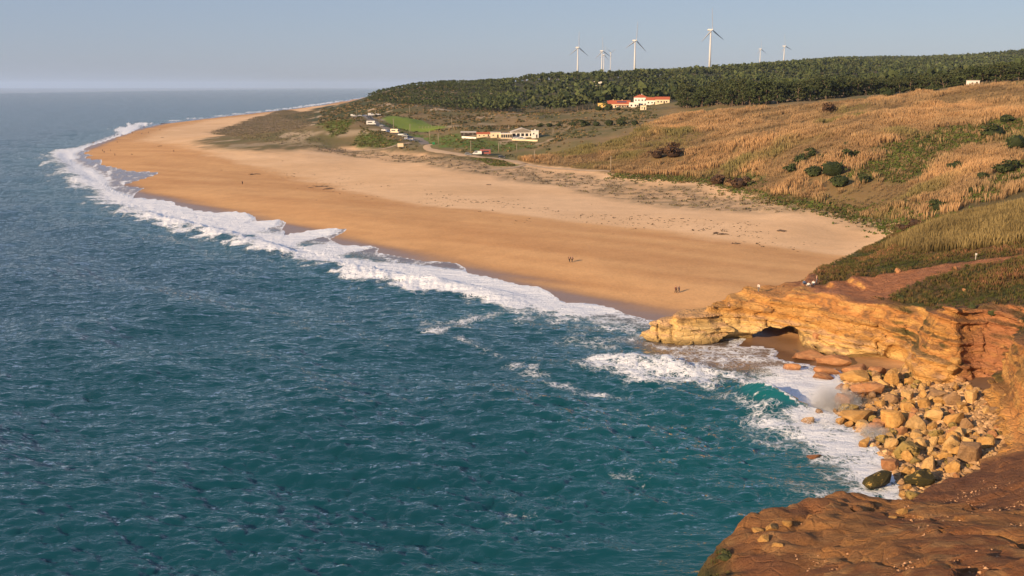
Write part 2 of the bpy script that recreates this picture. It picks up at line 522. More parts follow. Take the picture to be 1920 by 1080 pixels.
DAMP = [at_z(u, v, 2.0)[:2] for u, v in [(1000, 170), (640, 196), (430, 219), (300, 240), (262, 262), (330, 278), (480, 318), (640, 357), (780, 388), (900, 398), (1050, 422), (1200, 437), (1330, 456), (1500, 474), (1600, 490)]]
DAMP_POLY = DAMP + [(60, 190), (20, 60), (-3000, 60), (-3000, 20000)]

C3 = lambda *c: np.array(c, np.float64)
def lerp(a, b, m):
    return a + (b - a) * m[..., None]

def land_colour(x, y, z, s):
    """real-world colour of the ground sheet; returns colour, wetness"""
    r = np.hypot(x, y)
    n1 = fbm2(x / 30, y / 30, 4, 3); n2 = fbm2(x / 6, y / 6, 3, 4)
    sx = x * 0.62 + y * 0.78; sy = -x * 0.78 + y * 0.62            # along / across the beach
    streak = fbm2(sx / 7.0, sy / 46.0, 4, 8)
    dry = lerp(np.broadcast_to(C3(.66, .43, .235), x.shape + (3,)), C3(.74, .50, .29), np.clip(.5 + n1, 0, 1))
    damp = lerp(np.broadcast_to(C3(.48, .262, .116), x.shape + (3,)), C3(.60, .355, .165), np.clip(.5 + .9 * streak, 0, 1))
    d = sdist(x, y, DAMP_POLY)
    wd = np.clip(.012 * r, 2.5, 25)
    md = sstep(-1.0, 1.0, d / wd + 1.3 * streak + .5 * n2)
    md = np.maximum(md, sstep(40, 20, s))
    col = lerp(dry, damp, md)
    wet = sstep(13, 3, s + 5 * streak) * (z < 3)
    col = lerp(col, C3(.21, .125, .07), wet * .85)
    # dune scrub at the back of the beach: sand showing between grey-brown plants
    m = mask('dune_scrub', x, y, 7, 11, 26, 1)
    scr = lerp(np.broadcast_to(C3(.235, .18, .115), x.shape + (3,)), C3(.165, .14, .085), np.clip(.5 + 1.4 * fbm2(x / 14, y / 14, 3, 55), 0, 1))
    fl = mask('scrub_flat', x, y, 8, 8, 30, 2)
    patch = sstep(-.12, .16, fbm2(sx / 3.0, sy / 6.5, 4, 57) + .03 + .32 * fl + .010 * np.clip(x * .25 + (y - 430) * .12, -15, 20))
    col = lerp(col, scr * .9, m * (.42 + .55 * patch) * (.7 + .3 * fl))
    # hills
    hm = sstep(5.0, 6.6, z + .5 * n2) * sstep(30, 70, s)
    hm = np.maximum(hm, mask('reeds', x, y, 3, 4, 12, 3))
    hill = lerp(np.broadcast_to(C3(.215, .155, .082), x.shape + (3,)), C3(.125, .115, .050), np.clip(.5 + 1.1 * n1 + .5 * n2, 0, 1))
    far = sstep(900, 1150, r)
    hill = lerp(hill, C3(.060, .066, .030), far)
    pale = sstep(.26, .42, fbm2(x / 26, y / 17, 4, 91)) * sstep(600, 800, r) * sstep(1700, 1400, r) * sstep(60, -80, x)
    hill = lerp(hill, C3(.42, .33, .23), pale)
    col = lerp(col, hill, hm)
    m = mask('reeds', x, y, 3, 5, 14, 3)
    col = lerp(col, C3(.20, .135, .06), m)
    for nm, c in (('green_strip', C3(.085, .092, .032)), ('green_low', C3(.07, .11, .03)), ('green_right', C3(.085, .088, .035)), ('bank_green_a', C3(.12, .155, .038)), ('bank_green_b', C3(.105, .15, .036)),
                  ('bank_green_c', C3(.10, .16, .036)), ('bank_green_d', C3(.09, .14, .032))):
        m = mask(nm, x, y, 4, 8, 14, 5)
        col = lerp(col, c * 1.0, m * np.clip(.75 + n2, 0, 1))
    col = lerp(col, C3(.36, .27, .19), mask('rubble', x, y, 3, 8, 9, 6) * sstep(-.1, .2, n2))
    m = mask('field', x, y, 1.5, 0, 10)
    col = lerp(col, C3(.19, .25, .045), m)
    # rock rubble under the boulders
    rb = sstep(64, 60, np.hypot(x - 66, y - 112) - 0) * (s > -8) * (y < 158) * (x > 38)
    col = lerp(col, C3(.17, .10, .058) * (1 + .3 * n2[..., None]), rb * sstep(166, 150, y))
    col = lerp(col, C3(.135, .078, .045), sstep(-.5, -2.5, s) * 1.0)      # sea bed
    return np.clip(col, 0.005, 1), np.maximum(wet, sstep(2, -1, s))

# ------------------------------------------------------------------ the ground sheet
def m_ground():
    t = NT("ground_sand_and_soil")
    p = t.pos()
    c = t.attr("col").outputs[0]; wet = t.attr("wet").outputs[2]
    fine = t.noise(p, 1.6, 8.0, 0.65); mid = t.noise(p, 0.16, 5.0, 0.6)
    k = t.math('MULTIPLY_ADD', fine, 0.5, 0.75)
    k = t.math('MULTIPLY', k, t.math('MULTIPLY_ADD', mid, 0.36, 0.82))
    kk = t.n("ShaderNodeCombineXYZ", {0: k, 1: k, 2: k}).outputs[0]
    col = t.mix(1.0, c, kk, 'MULTIPLY')
    rough = t.math('MULTIPLY_ADD', wet, -0.62, 0.92)
    b = t.bump(t.noise(p, 0.9, 6.0, 0.6), t.math('MULTIPLY_ADD', wet, -0.40, 0.45), 0.25)
    return t.fin(col, rough, b, t.math('MULTIPLY_ADD', wet, 0.4, 0.12))
M_GROUND = m_ground()

BX0, BX1, BY0, BY1 = 12.0, 114.0, 97.6, 236.0        # block of headland rock
FX0, FX1, FY0, FY1 = 2.0, 62.0, 46.0, 98.0          # block of the foreground spur

def build_ground():
    az = np.radians(np.linspace(-36, 39, 610))
    rr = np.concatenate([np.geomspace(60, 420, 220), np.geomspace(420, 5200, 260)[1:], np.geomspace(5200, 60000, 12)[1:]])
    A, R = np.meshgrid(az, rr)
    X = R * np.sin(A); Y = R * np.cos(A)
    S = sdist(X, Y, LAND)
    keep = S > -50
    kf = keep[:-1, :-1] | keep[1:, 1:]
    F = grid_faces(len(rr), len(az), kf)
    P = np.stack([X, Y, S], -1).reshape(-1, 3)
    P, F = compact(P, F)
    x, y, s = P.T.astype(float)
    lo = ground_low(x, y)
    ins = inside(x, y, ROCKLAND)
    z = lo.copy()
    z[ins] = np.maximum(lo[ins], head(x[ins], y[ins]))
    def inset(x0, x1, y0, y1, m):
        return (x > x0 + m) & (x < x1 - m) & (y > y0 + m) & (y < y1 - m)
    blk = inset(BX0, BX1, BY0, BY1, 2.0) | inset(FX0, FX1, FY0, FY1 + 6, 2.0)
    z = np.where(blk & ins, np.minimum(lo, 3.2), z)
    col, wet = land_colour(x, y, z, s)
    col = np.where((ins & ~blk)[:, None], C3(.105, .085, .04), col)
    me = mesh_np("terrain", np.stack([x, y, z], -1), F, M_GROUND, True, col, {"wet": wet})
    o = add("terrain", me)
    tag(o, "sand beach running back into scrub hills and wooded ridges", "terrain", kind="structure")
build_ground()
print("ground", time.time() - T0)

# ------------------------------------------------------------------ the headland rock: a solid with beds, ledges, an arch and undercuts
def surface_nets(D, o, h):
    """iso-surface of D (positive inside) on a regular lattice"""
    S = D > 0
    nx, ny, nz = D.shape
    cnt = np.zeros((nx - 1, ny - 1, nz - 1), np.int8)
    for a in (0, 1):
        for b in (0, 1):
            for c in (0, 1):
                cnt += S[a:nx - 1 + a, b:ny - 1 + b, c:nz - 1 + c]
    act = (cnt > 0) & (cnt < 8)
    ci = np.argwhere(act)
    idx = np.full(act.shape, -1, np.int32); idx[act] = np.arange(len(ci))
    acc = np.zeros((len(ci), 3)); num = np.zeros(len(ci))
    corners = [(a, b, c) for a in (0, 1) for b in (0, 1) for c in (0, 1)]
    val = {k: D[ci[:, 0] + k[0], ci[:, 1] + k[1], ci[:, 2] + k[2]].astype(float) for k in corners}
    for k in corners:
        for ax in range(3):
            if k[ax] == 0:
                k2 = list(k); k2[ax] = 1; k2 = tuple(k2)
                a, b = val[k], val[k2]
                m = (a > 0) != (b > 0)
                t = np.where(m, a / np.where(m, a - b, 1), 0)
                p = np.array(k, float)[None] + 0 * acc
                p[:, ax] = t
                acc += np.where(m[:, None], p, 0); num += m
    V = (ci + acc / num[:, None]) * np.array(h) + np.array(o)
    Fs = []
    for ax in range(3):
        u, w = [(1, 2), (2, 0), (0, 1)][ax]
        sl = [slice(1, -1)] * 3; sl[ax] = slice(0, -1)
        s2 = list(sl); s2[ax] = slice(1, None)
        A = S[tuple(sl)]; B = S[tuple(s2)]
        e = np.argwhere(A != B)
        fl = A[A != B]
        e = e + np.array([0 if i == ax else 1 for i in range(3)])
        def cell(du, dw):
            q = e.copy(); q[:, u] -= du; q[:, w] -= dw
            return idx[q[:, 0], q[:, 1], q[:, 2]]
        q = np.stack([cell(1, 1), cell(0, 1), cell(0, 0), cell(1, 0)], 1)
        q = np.where(fl[:, None], q, q[:, ::-1])
        Fs.append(q)
    F = np.concatenate(Fs)
    return V, F[(F >= 0).all(1)]

def bed(x, y, z):
    """height within the tilted beds"""
    return z + 0.055 * (x - 50) - 0.05 * (y - 170) + 1.1 * noise2(x / 19, y / 19, 61) + .25 * noise2(x / 5, y / 5, 62)

def rock_field(x, y, z, g, steep, earthy):
    d = (g - z) / np.sqrt(1 + np.minimum(steep, 3.2) ** 2)
    w = bed(x, y, z)
    a = sstep(.55 - .25 * earthy, 1.7 - .6 * earthy, steep) * (1 - .5 * earthy)
    one = np.zeros_like(w)
    lay = noise2(w / .85, one + .013 * x, 71) * .55 + noise2(w / .33, one + .03 * y + .02 * x, 72) * .30
    lay = np.tanh(3.2 * lay)
    d = d + a * .70 * lay
    jn = 1 - np.abs(noise2(x / 3.1 + .35 * noise2(w / 1.3, one, 75), y / 3.1, 73))
    d = d - a * 1.1 * sstep(.84, 1.0, jn)                                      # vertical joints
    d = d + (.25 + .75 * a) * .75 * fbm3(x / 3.4, y / 3.4, w / 1.5, 3, 77) + a * .25 * fbm3(x / .9, y / .9, w / .45, 2, 78)
    d = d + (1 - a) * (.26 * fbm3(x / 1.5, y / 1.5, z / 1.1, 3, 79) + earthy * (.62 * (.5 - np.abs(fbm3(x / 2.6, y / 1.7, z / 1.2, 4, 83))) + .16 * np.tanh(4 * noise2(w / .45, one + .05 * x, 84))))
    return d

def carve(d, x, y, z):
    # the arch, a passage through to the beach
    xc = 48.4 + .10 * (y - 175) + .3 * noise2(y / 3, z / 2, 81)
    top = 2.9 + .45 * (x - 48) / 4 + .4 * noise2(x / 2.2, y / 2.2, 82)
    tun = 1.0 - np.abs((x - xc) / 4.3) ** 3 - (np.maximum(z, 0) / top) ** 3
    d = np.minimum(d, -1.6 * tun)
    # low overhang left of it
    t2 = 1.0 - ((x - 42.6) / 5.0) ** 2 - ((y - 176.5) / 3.6) ** 2 - (np.maximum(z, 0) / 1.6) ** 2
    d = np.minimum(d, -1.5 * t2)
    # undercut below the big block, and the dark hole in the corner
    t3 = 1.0 - ((x - 59.5) / 5.6) ** 2 - ((y - 163.2) / 2.6) ** 2 - (np.maximum(z, 0) / 1.5) ** 2
    d = np.minimum(d, -1.5 * t3)
    t4 = 1.0 - ((x - 64.2) / 1.9) ** 2 - ((y - 160.6) / 3.0) ** 2 - ((z - 1.6) / 2.2) ** 2
    return np.minimum(d, -1.4 * t4)

def rock_block(x0, x1, y0, y1, z0, z1, hx, hz, carved):
    xs = np.arange(x0, x1 + hx, hx); ys = np.arange(y0, y1 + hx, hx); zs = np.arange(z0, z1, hz)
    X, Y = np.meshgrid(xs, ys, indexing='ij')
    g = head(X, Y)
    gx, gy = np.gradient(g, hx)
    st = np.hypot(gx, gy)
    for _ in range(3):
        st = (st + np.roll(st, 1, 0) + np.roll(st, -1, 0) + np.roll(st, 1, 1) + np.roll(st, -1, 1)) / 5
    earthy = np.clip(sstep(96, 88, Y) + sstep(96, 100, Y) * sstep(112, 108, Y), 0, 1) * .8
    D = (g[:, :, None] - zs[None, None]).astype(np.float32) / 2.0
    band = np.abs(g[:, :, None] - zs[None, None]) < (1.6 + 3.2 * np.clip(st, 0, 1.6))[:, :, None]
    i, j, k = np.nonzero(band)
    x, y, z = X[i, j], Y[i, j], zs[k]
    d = rock_field(x, y, z, g[i, j], st[i, j], earthy[i, j])
    D[i, j, k] = d
    if carved:
        sub = (slice(int((36 - x0) / hx), int((70 - x0) / hx)), slice(int((154 - y0) / hx), int((206 - y0) / hx)), slice(0, int((7 - z0) / hz)))
        xx, yy, zz = np.meshgrid(xs[sub[0]], ys[sub[1]], zs[sub[2]], indexing='ij')
        D[sub] = carve(D[sub], xx, yy, zz)
    D[:, :, 0] = -1
    V, F = surface_nets(D, (x0, y0, z0), (hx, hx, hz))
    return V, F

def vert_normals(V, F):
    n = np.cross(V[F[:, 2]] - V[F[:, 0]], V[F[:, 3]] - V[F[:, 1]])
    N = np.zeros_like(V)
    for k in range(4):
        np.add.at(N, F[:, k], n)
    return N / (np.linalg.norm(N, axis=1, keepdims=True) + 1e-9)

def rock_colour(V, N):
    x, y, z = V.T
    w = bed(x, y, z)
    up = N[:, 2]
    n1 = fbm3(x / 6, y / 6, z / 6, 3, 101); n2 = fbm3(x / 1.6, y / 1.6, z / .8, 3, 102)
    band = noise2(w / 1.1, .02 * x, 103) * .6 + noise2(w / .37, .04 * x, 104) * .4
    B = lambda *c: np.broadcast_to(C3(*c), V.shape)
    col = lerp(B(.52, .265, .078), C3(.70, .45, .165), np.clip(.5 + .9 * band + .4 * n1, 0, 1))
    red = sstep(3.2, 7.5, w + 2.4 * n1) * sstep(-.35, .35, band + .6 * n2 + .15)
    col = lerp(col, C3(.45, .185, .058), red * .80)
    col = lerp(col, C3(.72, .52, .23), sstep(3.0, 1.4, w + .8 * n1) * .8)                        # pale beds at the foot
    col = lerp(col, C3(.17, .11, .065), sstep(.26, .5, n2 + .4 * n1) * .65)                       # dark stains
    pink = sstep(.55, .85, up) * sstep(6.4, 4.6, z) * (y > 140)
    col = lerp(col, C3(.54, .33, .19) * 1.0, pink * .6)
    # red earth runs in the gully and above the third face
    rg = sstep(5.6, 3.4, np.hypot(x - 73.0, (y - 146) * 1.0)) + sstep(5, 2, np.hypot((x - 76), (y - 141))) * .8
    col = lerp(col, C3(.36, .155, .08), np.clip(rg, 0, 1) * .8 * sstep(-.6, .2, n2 + .35))
    # earth and grass on the top
    flat = sstep(.60, .80, up + .12 * n2)
    rim = sstep(.8, 2.6, T_HEAD(x, y) * 0 + seg_dist(x, y, FRONT) - 1.4 + 1.2 * n1)
    soil = lerp(B(.43, .205, .105), C3(.33, .16, .085), np.clip(.5 + n1, 0, 1))
    top = flat * rim * sstep(6.5, 7.6, z + .8 * n2) * sstep(55.5, 59.5, x + 2.5 * n1 + .25 * (y - 175))
    col = lerp(col, soil, top)
    gm = np.maximum(np.maximum(mask('grass_head', x, y, 1.2, 2.4, 5, 7), sstep(196, 206, y)), (.55 + .6 * n1) * sstep(61, 66, x) * (y > 125))
    gm = np.clip(gm, 0, 1) * (1 - mask('red_path', x, y, .6, 1.4, 4, 8))
    grass = lerp(B(.150, .100, .050), C3(.080, .092, .028), np.clip(.5 + 1.6 * n1 + .7 * n2, 0, 1))
    gm = gm * sstep(.35, .6, up) * sstep(3.5, 5, z + n2)
    col = lerp(col, grass, gm)
    col = lerp(col, C3(.44, .20, .10), mask('red_path', x, y, .6, 1.4, 4, 8) * flat * (1 - 0 * gm))
    # the earthy spur in the foreground
    fg = sstep(112, 107, y) * sstep(-2, 1, z)
    e1 = lerp(B(.47, .232, .082), C3(.33, .145, .062), np.clip(.5 + 1.5 * n1, 0, 1))
    e1 = lerp(e1, C3(.55, .31, .125), sstep(.1, .5, n2 + .3 * n1) * .7)
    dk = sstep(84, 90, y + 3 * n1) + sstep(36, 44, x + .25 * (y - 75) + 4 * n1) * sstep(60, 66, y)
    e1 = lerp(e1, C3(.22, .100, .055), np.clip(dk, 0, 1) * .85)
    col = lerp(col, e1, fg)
    col = lerp(col, C3(.07, .085, .028), fg * sstep(17.5, 13.5, x + .7 * (70 - y) * 0 + 2.2 * n1) * sstep(60, 64, y))
    wetr = sstep(1.3, .3, z + .5 * n1)
    col = lerp(col, col * .5, wetr)
    return np.clip(col, .01, 1), wetr, np.clip(top + gm + fg * .8, 0, 1)

def m_rock():
    t = NT("bedded_sandstone")
    p = t.pos()
    c = t.attr("col").outputs[0]; wet = t.attr("wet").outputs[2]; earth = t.attr("earth").outputs[2]
    warp = t.noise(p, 0.35, 3.0)
    sep = t.n("ShaderNodeSeparateXYZ", {0: p})
    w = t.math('MULTIPLY_ADD', warp, 1.6, t.math('ADD', sep.outputs[2], t.math('MULTIPLY', sep.outputs[0], 0.055)))
    w = t.math('MULTIPLY_ADD', sep.outputs[1], -0.05, w)
    vec = t.n("ShaderNodeCombineXYZ", {0: t.math('MULTIPLY', sep.outputs[0], 0.16), 1: t.math('MULTIPLY', sep.outputs[1], 0.16), 2: t.math('MULTIPLY', w, 2.4)}).outputs[0]
    beds = t.noise(vec, 1.5, 7.0, 0.65)
    blotch = t.noise(p, 0.8, 8.0, 0.7)
    vor = t.n("ShaderNodeTexVoronoi", {"Vector": t.pos((1, 1, 2.2)), "Scale": 0.55}, feature='DISTANCE_TO_EDGE').outputs[0]
    crack = t.ramp(t.math('ADD', vor, t.math('MULTIPLY', blotch, 0.12)), 0.05, 0.16)
    hgt_r = t.math('ADD', t.math('MULTIPLY', beds, 1.4), t.math('ADD', t.math('MULTIPLY', blotch, 0.5), t.math('MULTIPLY', crack, 0.22)))
    hgt_e = t.math('ADD', t.math('MULTIPLY', t.noise(p, 3.2, 9.0, 0.8), 1.3), t.math('MULTIPLY', t.math('ABSOLUTE', t.math('SUBTRACT', t.noise(t.pos((1, 1.6, 1)), 0.55, 5.0, 0.6), 0.5)), 1.6))
    hgt_e = t.math('ADD', hgt_e, t.math('MULTIPLY', crack, 0.35))
    hm = t.n("ShaderNodeMix", {0: earth, 2: hgt_r, 3: hgt_e}, data_type='FLOAT').outputs[0]
    vv = t.n("ShaderNodeMix", {0: earth, 2: beds, 3: t.noise(p, 3.0, 8.0, 0.75)}, data_type='FLOAT').outputs[0]
    k = t.math('MULTIPLY_ADD', vv, 1.0, 0.5)
    k = t.math('MULTIPLY', k, t.math('MULTIPLY_ADD', blotch, 0.5, 0.75))
    kk = t.n("ShaderNodeCombineXYZ", {0: k, 1: k, 2: k}).outputs[0]
    col = t.mix(1.0, c, kk, 'MULTIPLY')
    mott = t.ramp(t.noise(t.pos((1, 1.5, 1)), 0.75, 9.0, 0.72), 0.42, 0.62)          # darker crusts and rills on bare earth
    ec = t.mix(1.0, col, (.74, .68, .64), 'MULTIPLY')
    col = t.mix(t.math('MULTIPLY', earth, mott), col, ec)
    return t.fin(col, t.math('MULTIPLY_ADD', wet, -0.5, 0.9), t.bump(hm, 1.0, 0.6), 0.2)
M_ROCK = m_rock()

def build_rock(name, label, *a):
    V, F = rock_block(*a)
    N = vert_normals(V, F)
    c, w, e = rock_colour(V, N)
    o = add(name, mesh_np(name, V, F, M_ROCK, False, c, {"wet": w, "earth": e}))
    tag(o, label, "rock", kind="structure")
    return len(F)
print(build_rock("rock_headland", "ochre bedded headland with a sea arch and grassy top", BX0, BX1, BY0, BY1, -3.0, 27.0, .40, .26, True), time.time() - T0)
print(build_rock("foreground_spur", "orange brown earthen spur at the lower right corner", FX0, FX1, FY0, FY1, -2.0, 27.0, .31, .24, False), time.time() - T0)
# ================================================================== THE SEA
def ocean_tile(N, L, wind, std, seed, lo=0.0, spread=2, cut=0.0):
    rng = np.random.default_rng(seed)
    k1 = 2 * np.pi * np.fft.fftfreq(N, L / N)
    kx, ky = np.meshgrid(k1, k1, indexing='ij')
    k = np.hypot(kx, ky); k[0, 0] = 1
    V, wx, wy = wind
    Lw = V * V / 9.81
    c = (kx * wx + ky * wy) / k
    P = np.exp(-1 / (k * Lw) ** 2) / k ** 4 * (np.abs(c) ** spread * np.where(c < 0, .25, 1) + .06) * np.exp(-(k * cut) ** 2)
    P[0, 0] = 0
    P[k < lo] = 0
    h = (rng.normal(size=(N, N)) + 1j * rng.normal(size=(N, N))) * np.sqrt(P)
    z = np.fft.ifft2(h).real
    f = std / z.std()
    dx = np.fft.ifft2(-1j * kx / k * h).real; dy = np.fft.ifft2(-1j * ky / k * h).real
    return z * f, dx * f, dy * f, L

def tile_at(tile, x, y, rot=0.0):
    z, dx, dy, L = tile
    N = z.shape[0]
    c, s = math.cos(rot), math.sin(rot)
    u = ((x * c + y * s) / L * N) % N; v = ((-x * s + y * c) / L * N) % N
    i = np.floor(u).astype(int); j = np.floor(v).astype(int)
    fu = u - i; fv = v - j
    i %= N; j %= N; i2 = (i + 1) % N; j2 = (j + 1) % N
    def g(a):
        return (a[i, j] * (1 - fu) + a[i2, j] * fu) * (1 - fv) + (a[i, j2] * (1 - fu) + a[i2, j2] * fu) * fv
    Z, X, Y = g(z), g(dx), g(dy)
    return Z, X * c - Y * s, X * s + Y * c

# edge of the thin water run up the sand, far to near (photograph pixels)
_sw = [(640, 191), (540, 204), (420, 217), (330, 226), (274, 231), (246, 250), (223, 256), (191, 267), (171, 272), (159, 278), (176, 281), (160, 287), (181, 291), (160, 296), (196, 300), (193, 309), (213, 313), (245, 322),
       (285, 325), (306, 328), (292, 333), (232, 347), (255, 349), (277, 352), (262, 359), (248, 368), (286, 369), (332, 376), (334, 381), (360, 386), (362, 391), (400, 394), (440, 394), (470, 398), (485, 405), (486, 412), (505, 410), (526, 409), (543, 416),
       (534, 428), (533, 436), (582, 429), (620, 427), (657, 431), (652, 436), (625, 446), (647, 455), (669, 456), (700, 458), (718, 463), (714, 469), (760, 478), (801, 486), (838, 487), (865, 492), (880, 500), (884, 508), (919, 514), (983, 530), (1016, 534), (1038, 544),
       (1055, 555), (1056, 561), (1107, 563), (1132, 567), (1157, 572), (1176, 581), (1213, 593), (1268, 601)]
SWASH = [at_z(u, v, .55)[:2] for u, v in _sw] + [(40, 186), (44.5, 181)] + [at_z(u, v, .4)[:2] for u, v in [(1380, 645), (1420, 644), (1450, 648), (1461, 655), (1452, 664), (1480, 672)]] + \
        [(53.5, 160), (56, 154), (53.5, 147), (51.5, 139), (50, 131), (48.5, 123), (47.5, 115), (46, 107), (42, 100), (36, 92), (24, 90), (9, 80), (0, 60), (-3000, 60), (-4000, 20000), (-300, 20000)]

def P0(px):
    return [at_z(u, v, 0)[:2] for u, v in px]
# white water: polygon, density, soft edge as a fraction of distance
FOAM = [
    (P0([(640, 191), (540, 205), (420, 218), (330, 227), (275, 231), (240, 234), (300, 228), (420, 215), (540, 202), (640, 188)]), 0.8, .004),
    (P0([(276, 230), (246, 250), (232, 254), (224, 249), (222, 241), (240, 233)]), 1.0, .006),
    (P0([(226, 253), (191, 265), (160, 274), (140, 279), (112, 281), (100, 286), (108, 296), (125, 304), (150, 296), (140, 288), (165, 280), (200, 270), (240, 258)]), 1.0, .008),
    (P0([(100, 286), (112, 299), (130, 313), (120, 322), (150, 330), (133, 342), (175, 352), (205, 350), (210, 338), (190, 324), (170, 315), (150, 306), (130, 296)]), .95, .014),
    (P0([(180, 345), (205, 352), (250, 368), (332, 377), (400, 394), (470, 398), (486, 411), (470, 416), (540, 410), (520, 424), (480, 437), (460, 452), (400, 441), (330, 423), (270, 405), (230, 388), (195, 372)]), 1.0, .012),
    (P0([(460, 452), (480, 438), (535, 437), (582, 429), (657, 431), (625, 442), (560, 452), (540, 468), (600, 470), (560, 482), (500, 470)]), 1.0, .010),
    (P0([(540, 468), (620, 457), (700, 459), (716, 464), (660, 472), (620, 482), (700, 492), (760, 494), (850, 505), (920, 515), (983, 531), (1016, 535), (1038, 545), (1055, 556), (1055, 563), (1110, 570), (1157, 573),
         (1180, 582), (1150, 588), (1080, 590), (1020, 580), (960, 575), (900, 560), (820, 551), (740, 536), (660, 517), (590, 492), (545, 478)]), 1.0, .010),
    (P0([(1000, 575), (1080, 588), (1150, 584), (1180, 580), (1268, 601), (1230, 612), (1215, 625), (1190, 640), (1120, 620), (1050, 605), (950, 590)]), .62, .022),
    (P0([(800, 622), (830, 609), (870, 600), (918, 592), (912, 600), (860, 613), (840, 625), (870, 634), (920, 648), (960, 660), (985, 678), (1020, 695), (1050, 712), (1090, 728), (1180, 738), (1170, 743), (1080, 737),
         (1030, 718), (982, 697), (945, 676), (895, 655), (850, 640), (803, 632)]), .60, .009),
    (P0([(1090, 678), (1130, 664), (1200, 664), (1260, 675), (1330, 690), (1400, 700), (1470, 690), (1500, 700), (1480, 725), (1400, 712), (1360, 712), (1330, 735), (1300, 728), (1230, 712), (1160, 700), (1100, 690)]), .74, .010),
    (P0([(1205, 642), (1290, 650), (1390, 645), (1450, 648), (1460, 656), (1440, 680), (1380, 690), (1300, 680), (1240, 668)]), .66, .014),
    (P0([(1450, 690), (1500, 690), (1560, 700), (1600, 725), (1580, 780), (1500, 800), (1480, 770), (1440, 740), (1400, 715)]), .95, .016),
    (P0([(1480, 790), (1580, 790), (1680, 830), (1700, 870), (1690, 940), (1640, 935), (1590, 900), (1560, 860), (1440, 800), (1400, 770)]), .84, .02),
    (P0([(1580, 830), (1640, 835), (1670, 860), (1640, 880), (1600, 865)]), .9, .02),
    (P0([(1100, 880), (1180, 870), (1300, 885), (1240, 915), (1130, 905)]), .45, .03),
    (P0([(880, 960), (930, 935), (1000, 940), (1060, 950), (990, 975), (920, 985)]), .47, .022),
    (P0([(1480, 900), (1700, 935), (1700, 960), (1500, 945), (1420, 920)]), .60, .02),
    (P0([(1330, 735), (1400, 745), (1480, 780), (1600, 830), (1700, 880), (1700, 950), (1600, 930), (1500, 870), (1400, 820), (1340, 770)]), .60, .03),
    (P0([(1000, 590), (1120, 620), (1200, 645), (1220, 665), (1120, 660), (1060, 640), (980, 605)]), .52, .02),
]
SHALLOW = [(P0([(1180, 640), (1460, 640), (1500, 690), (1400, 700), (1300, 690), (1220, 665)]), 1.0, .02)]

T_CHOP = ocean_tile(512, 120.0, (3.3, .22, .97), .150, 3, lo=.30)
T_FINE = ocean_tile(512, 37.0, (1.9, .05, 1.0), .060, 7, lo=1.2)
T_SWELL = ocean_tile(256, 600.0, (7.6, .80, .60), .48, 11, lo=.06, spread=14, cut=4.0)

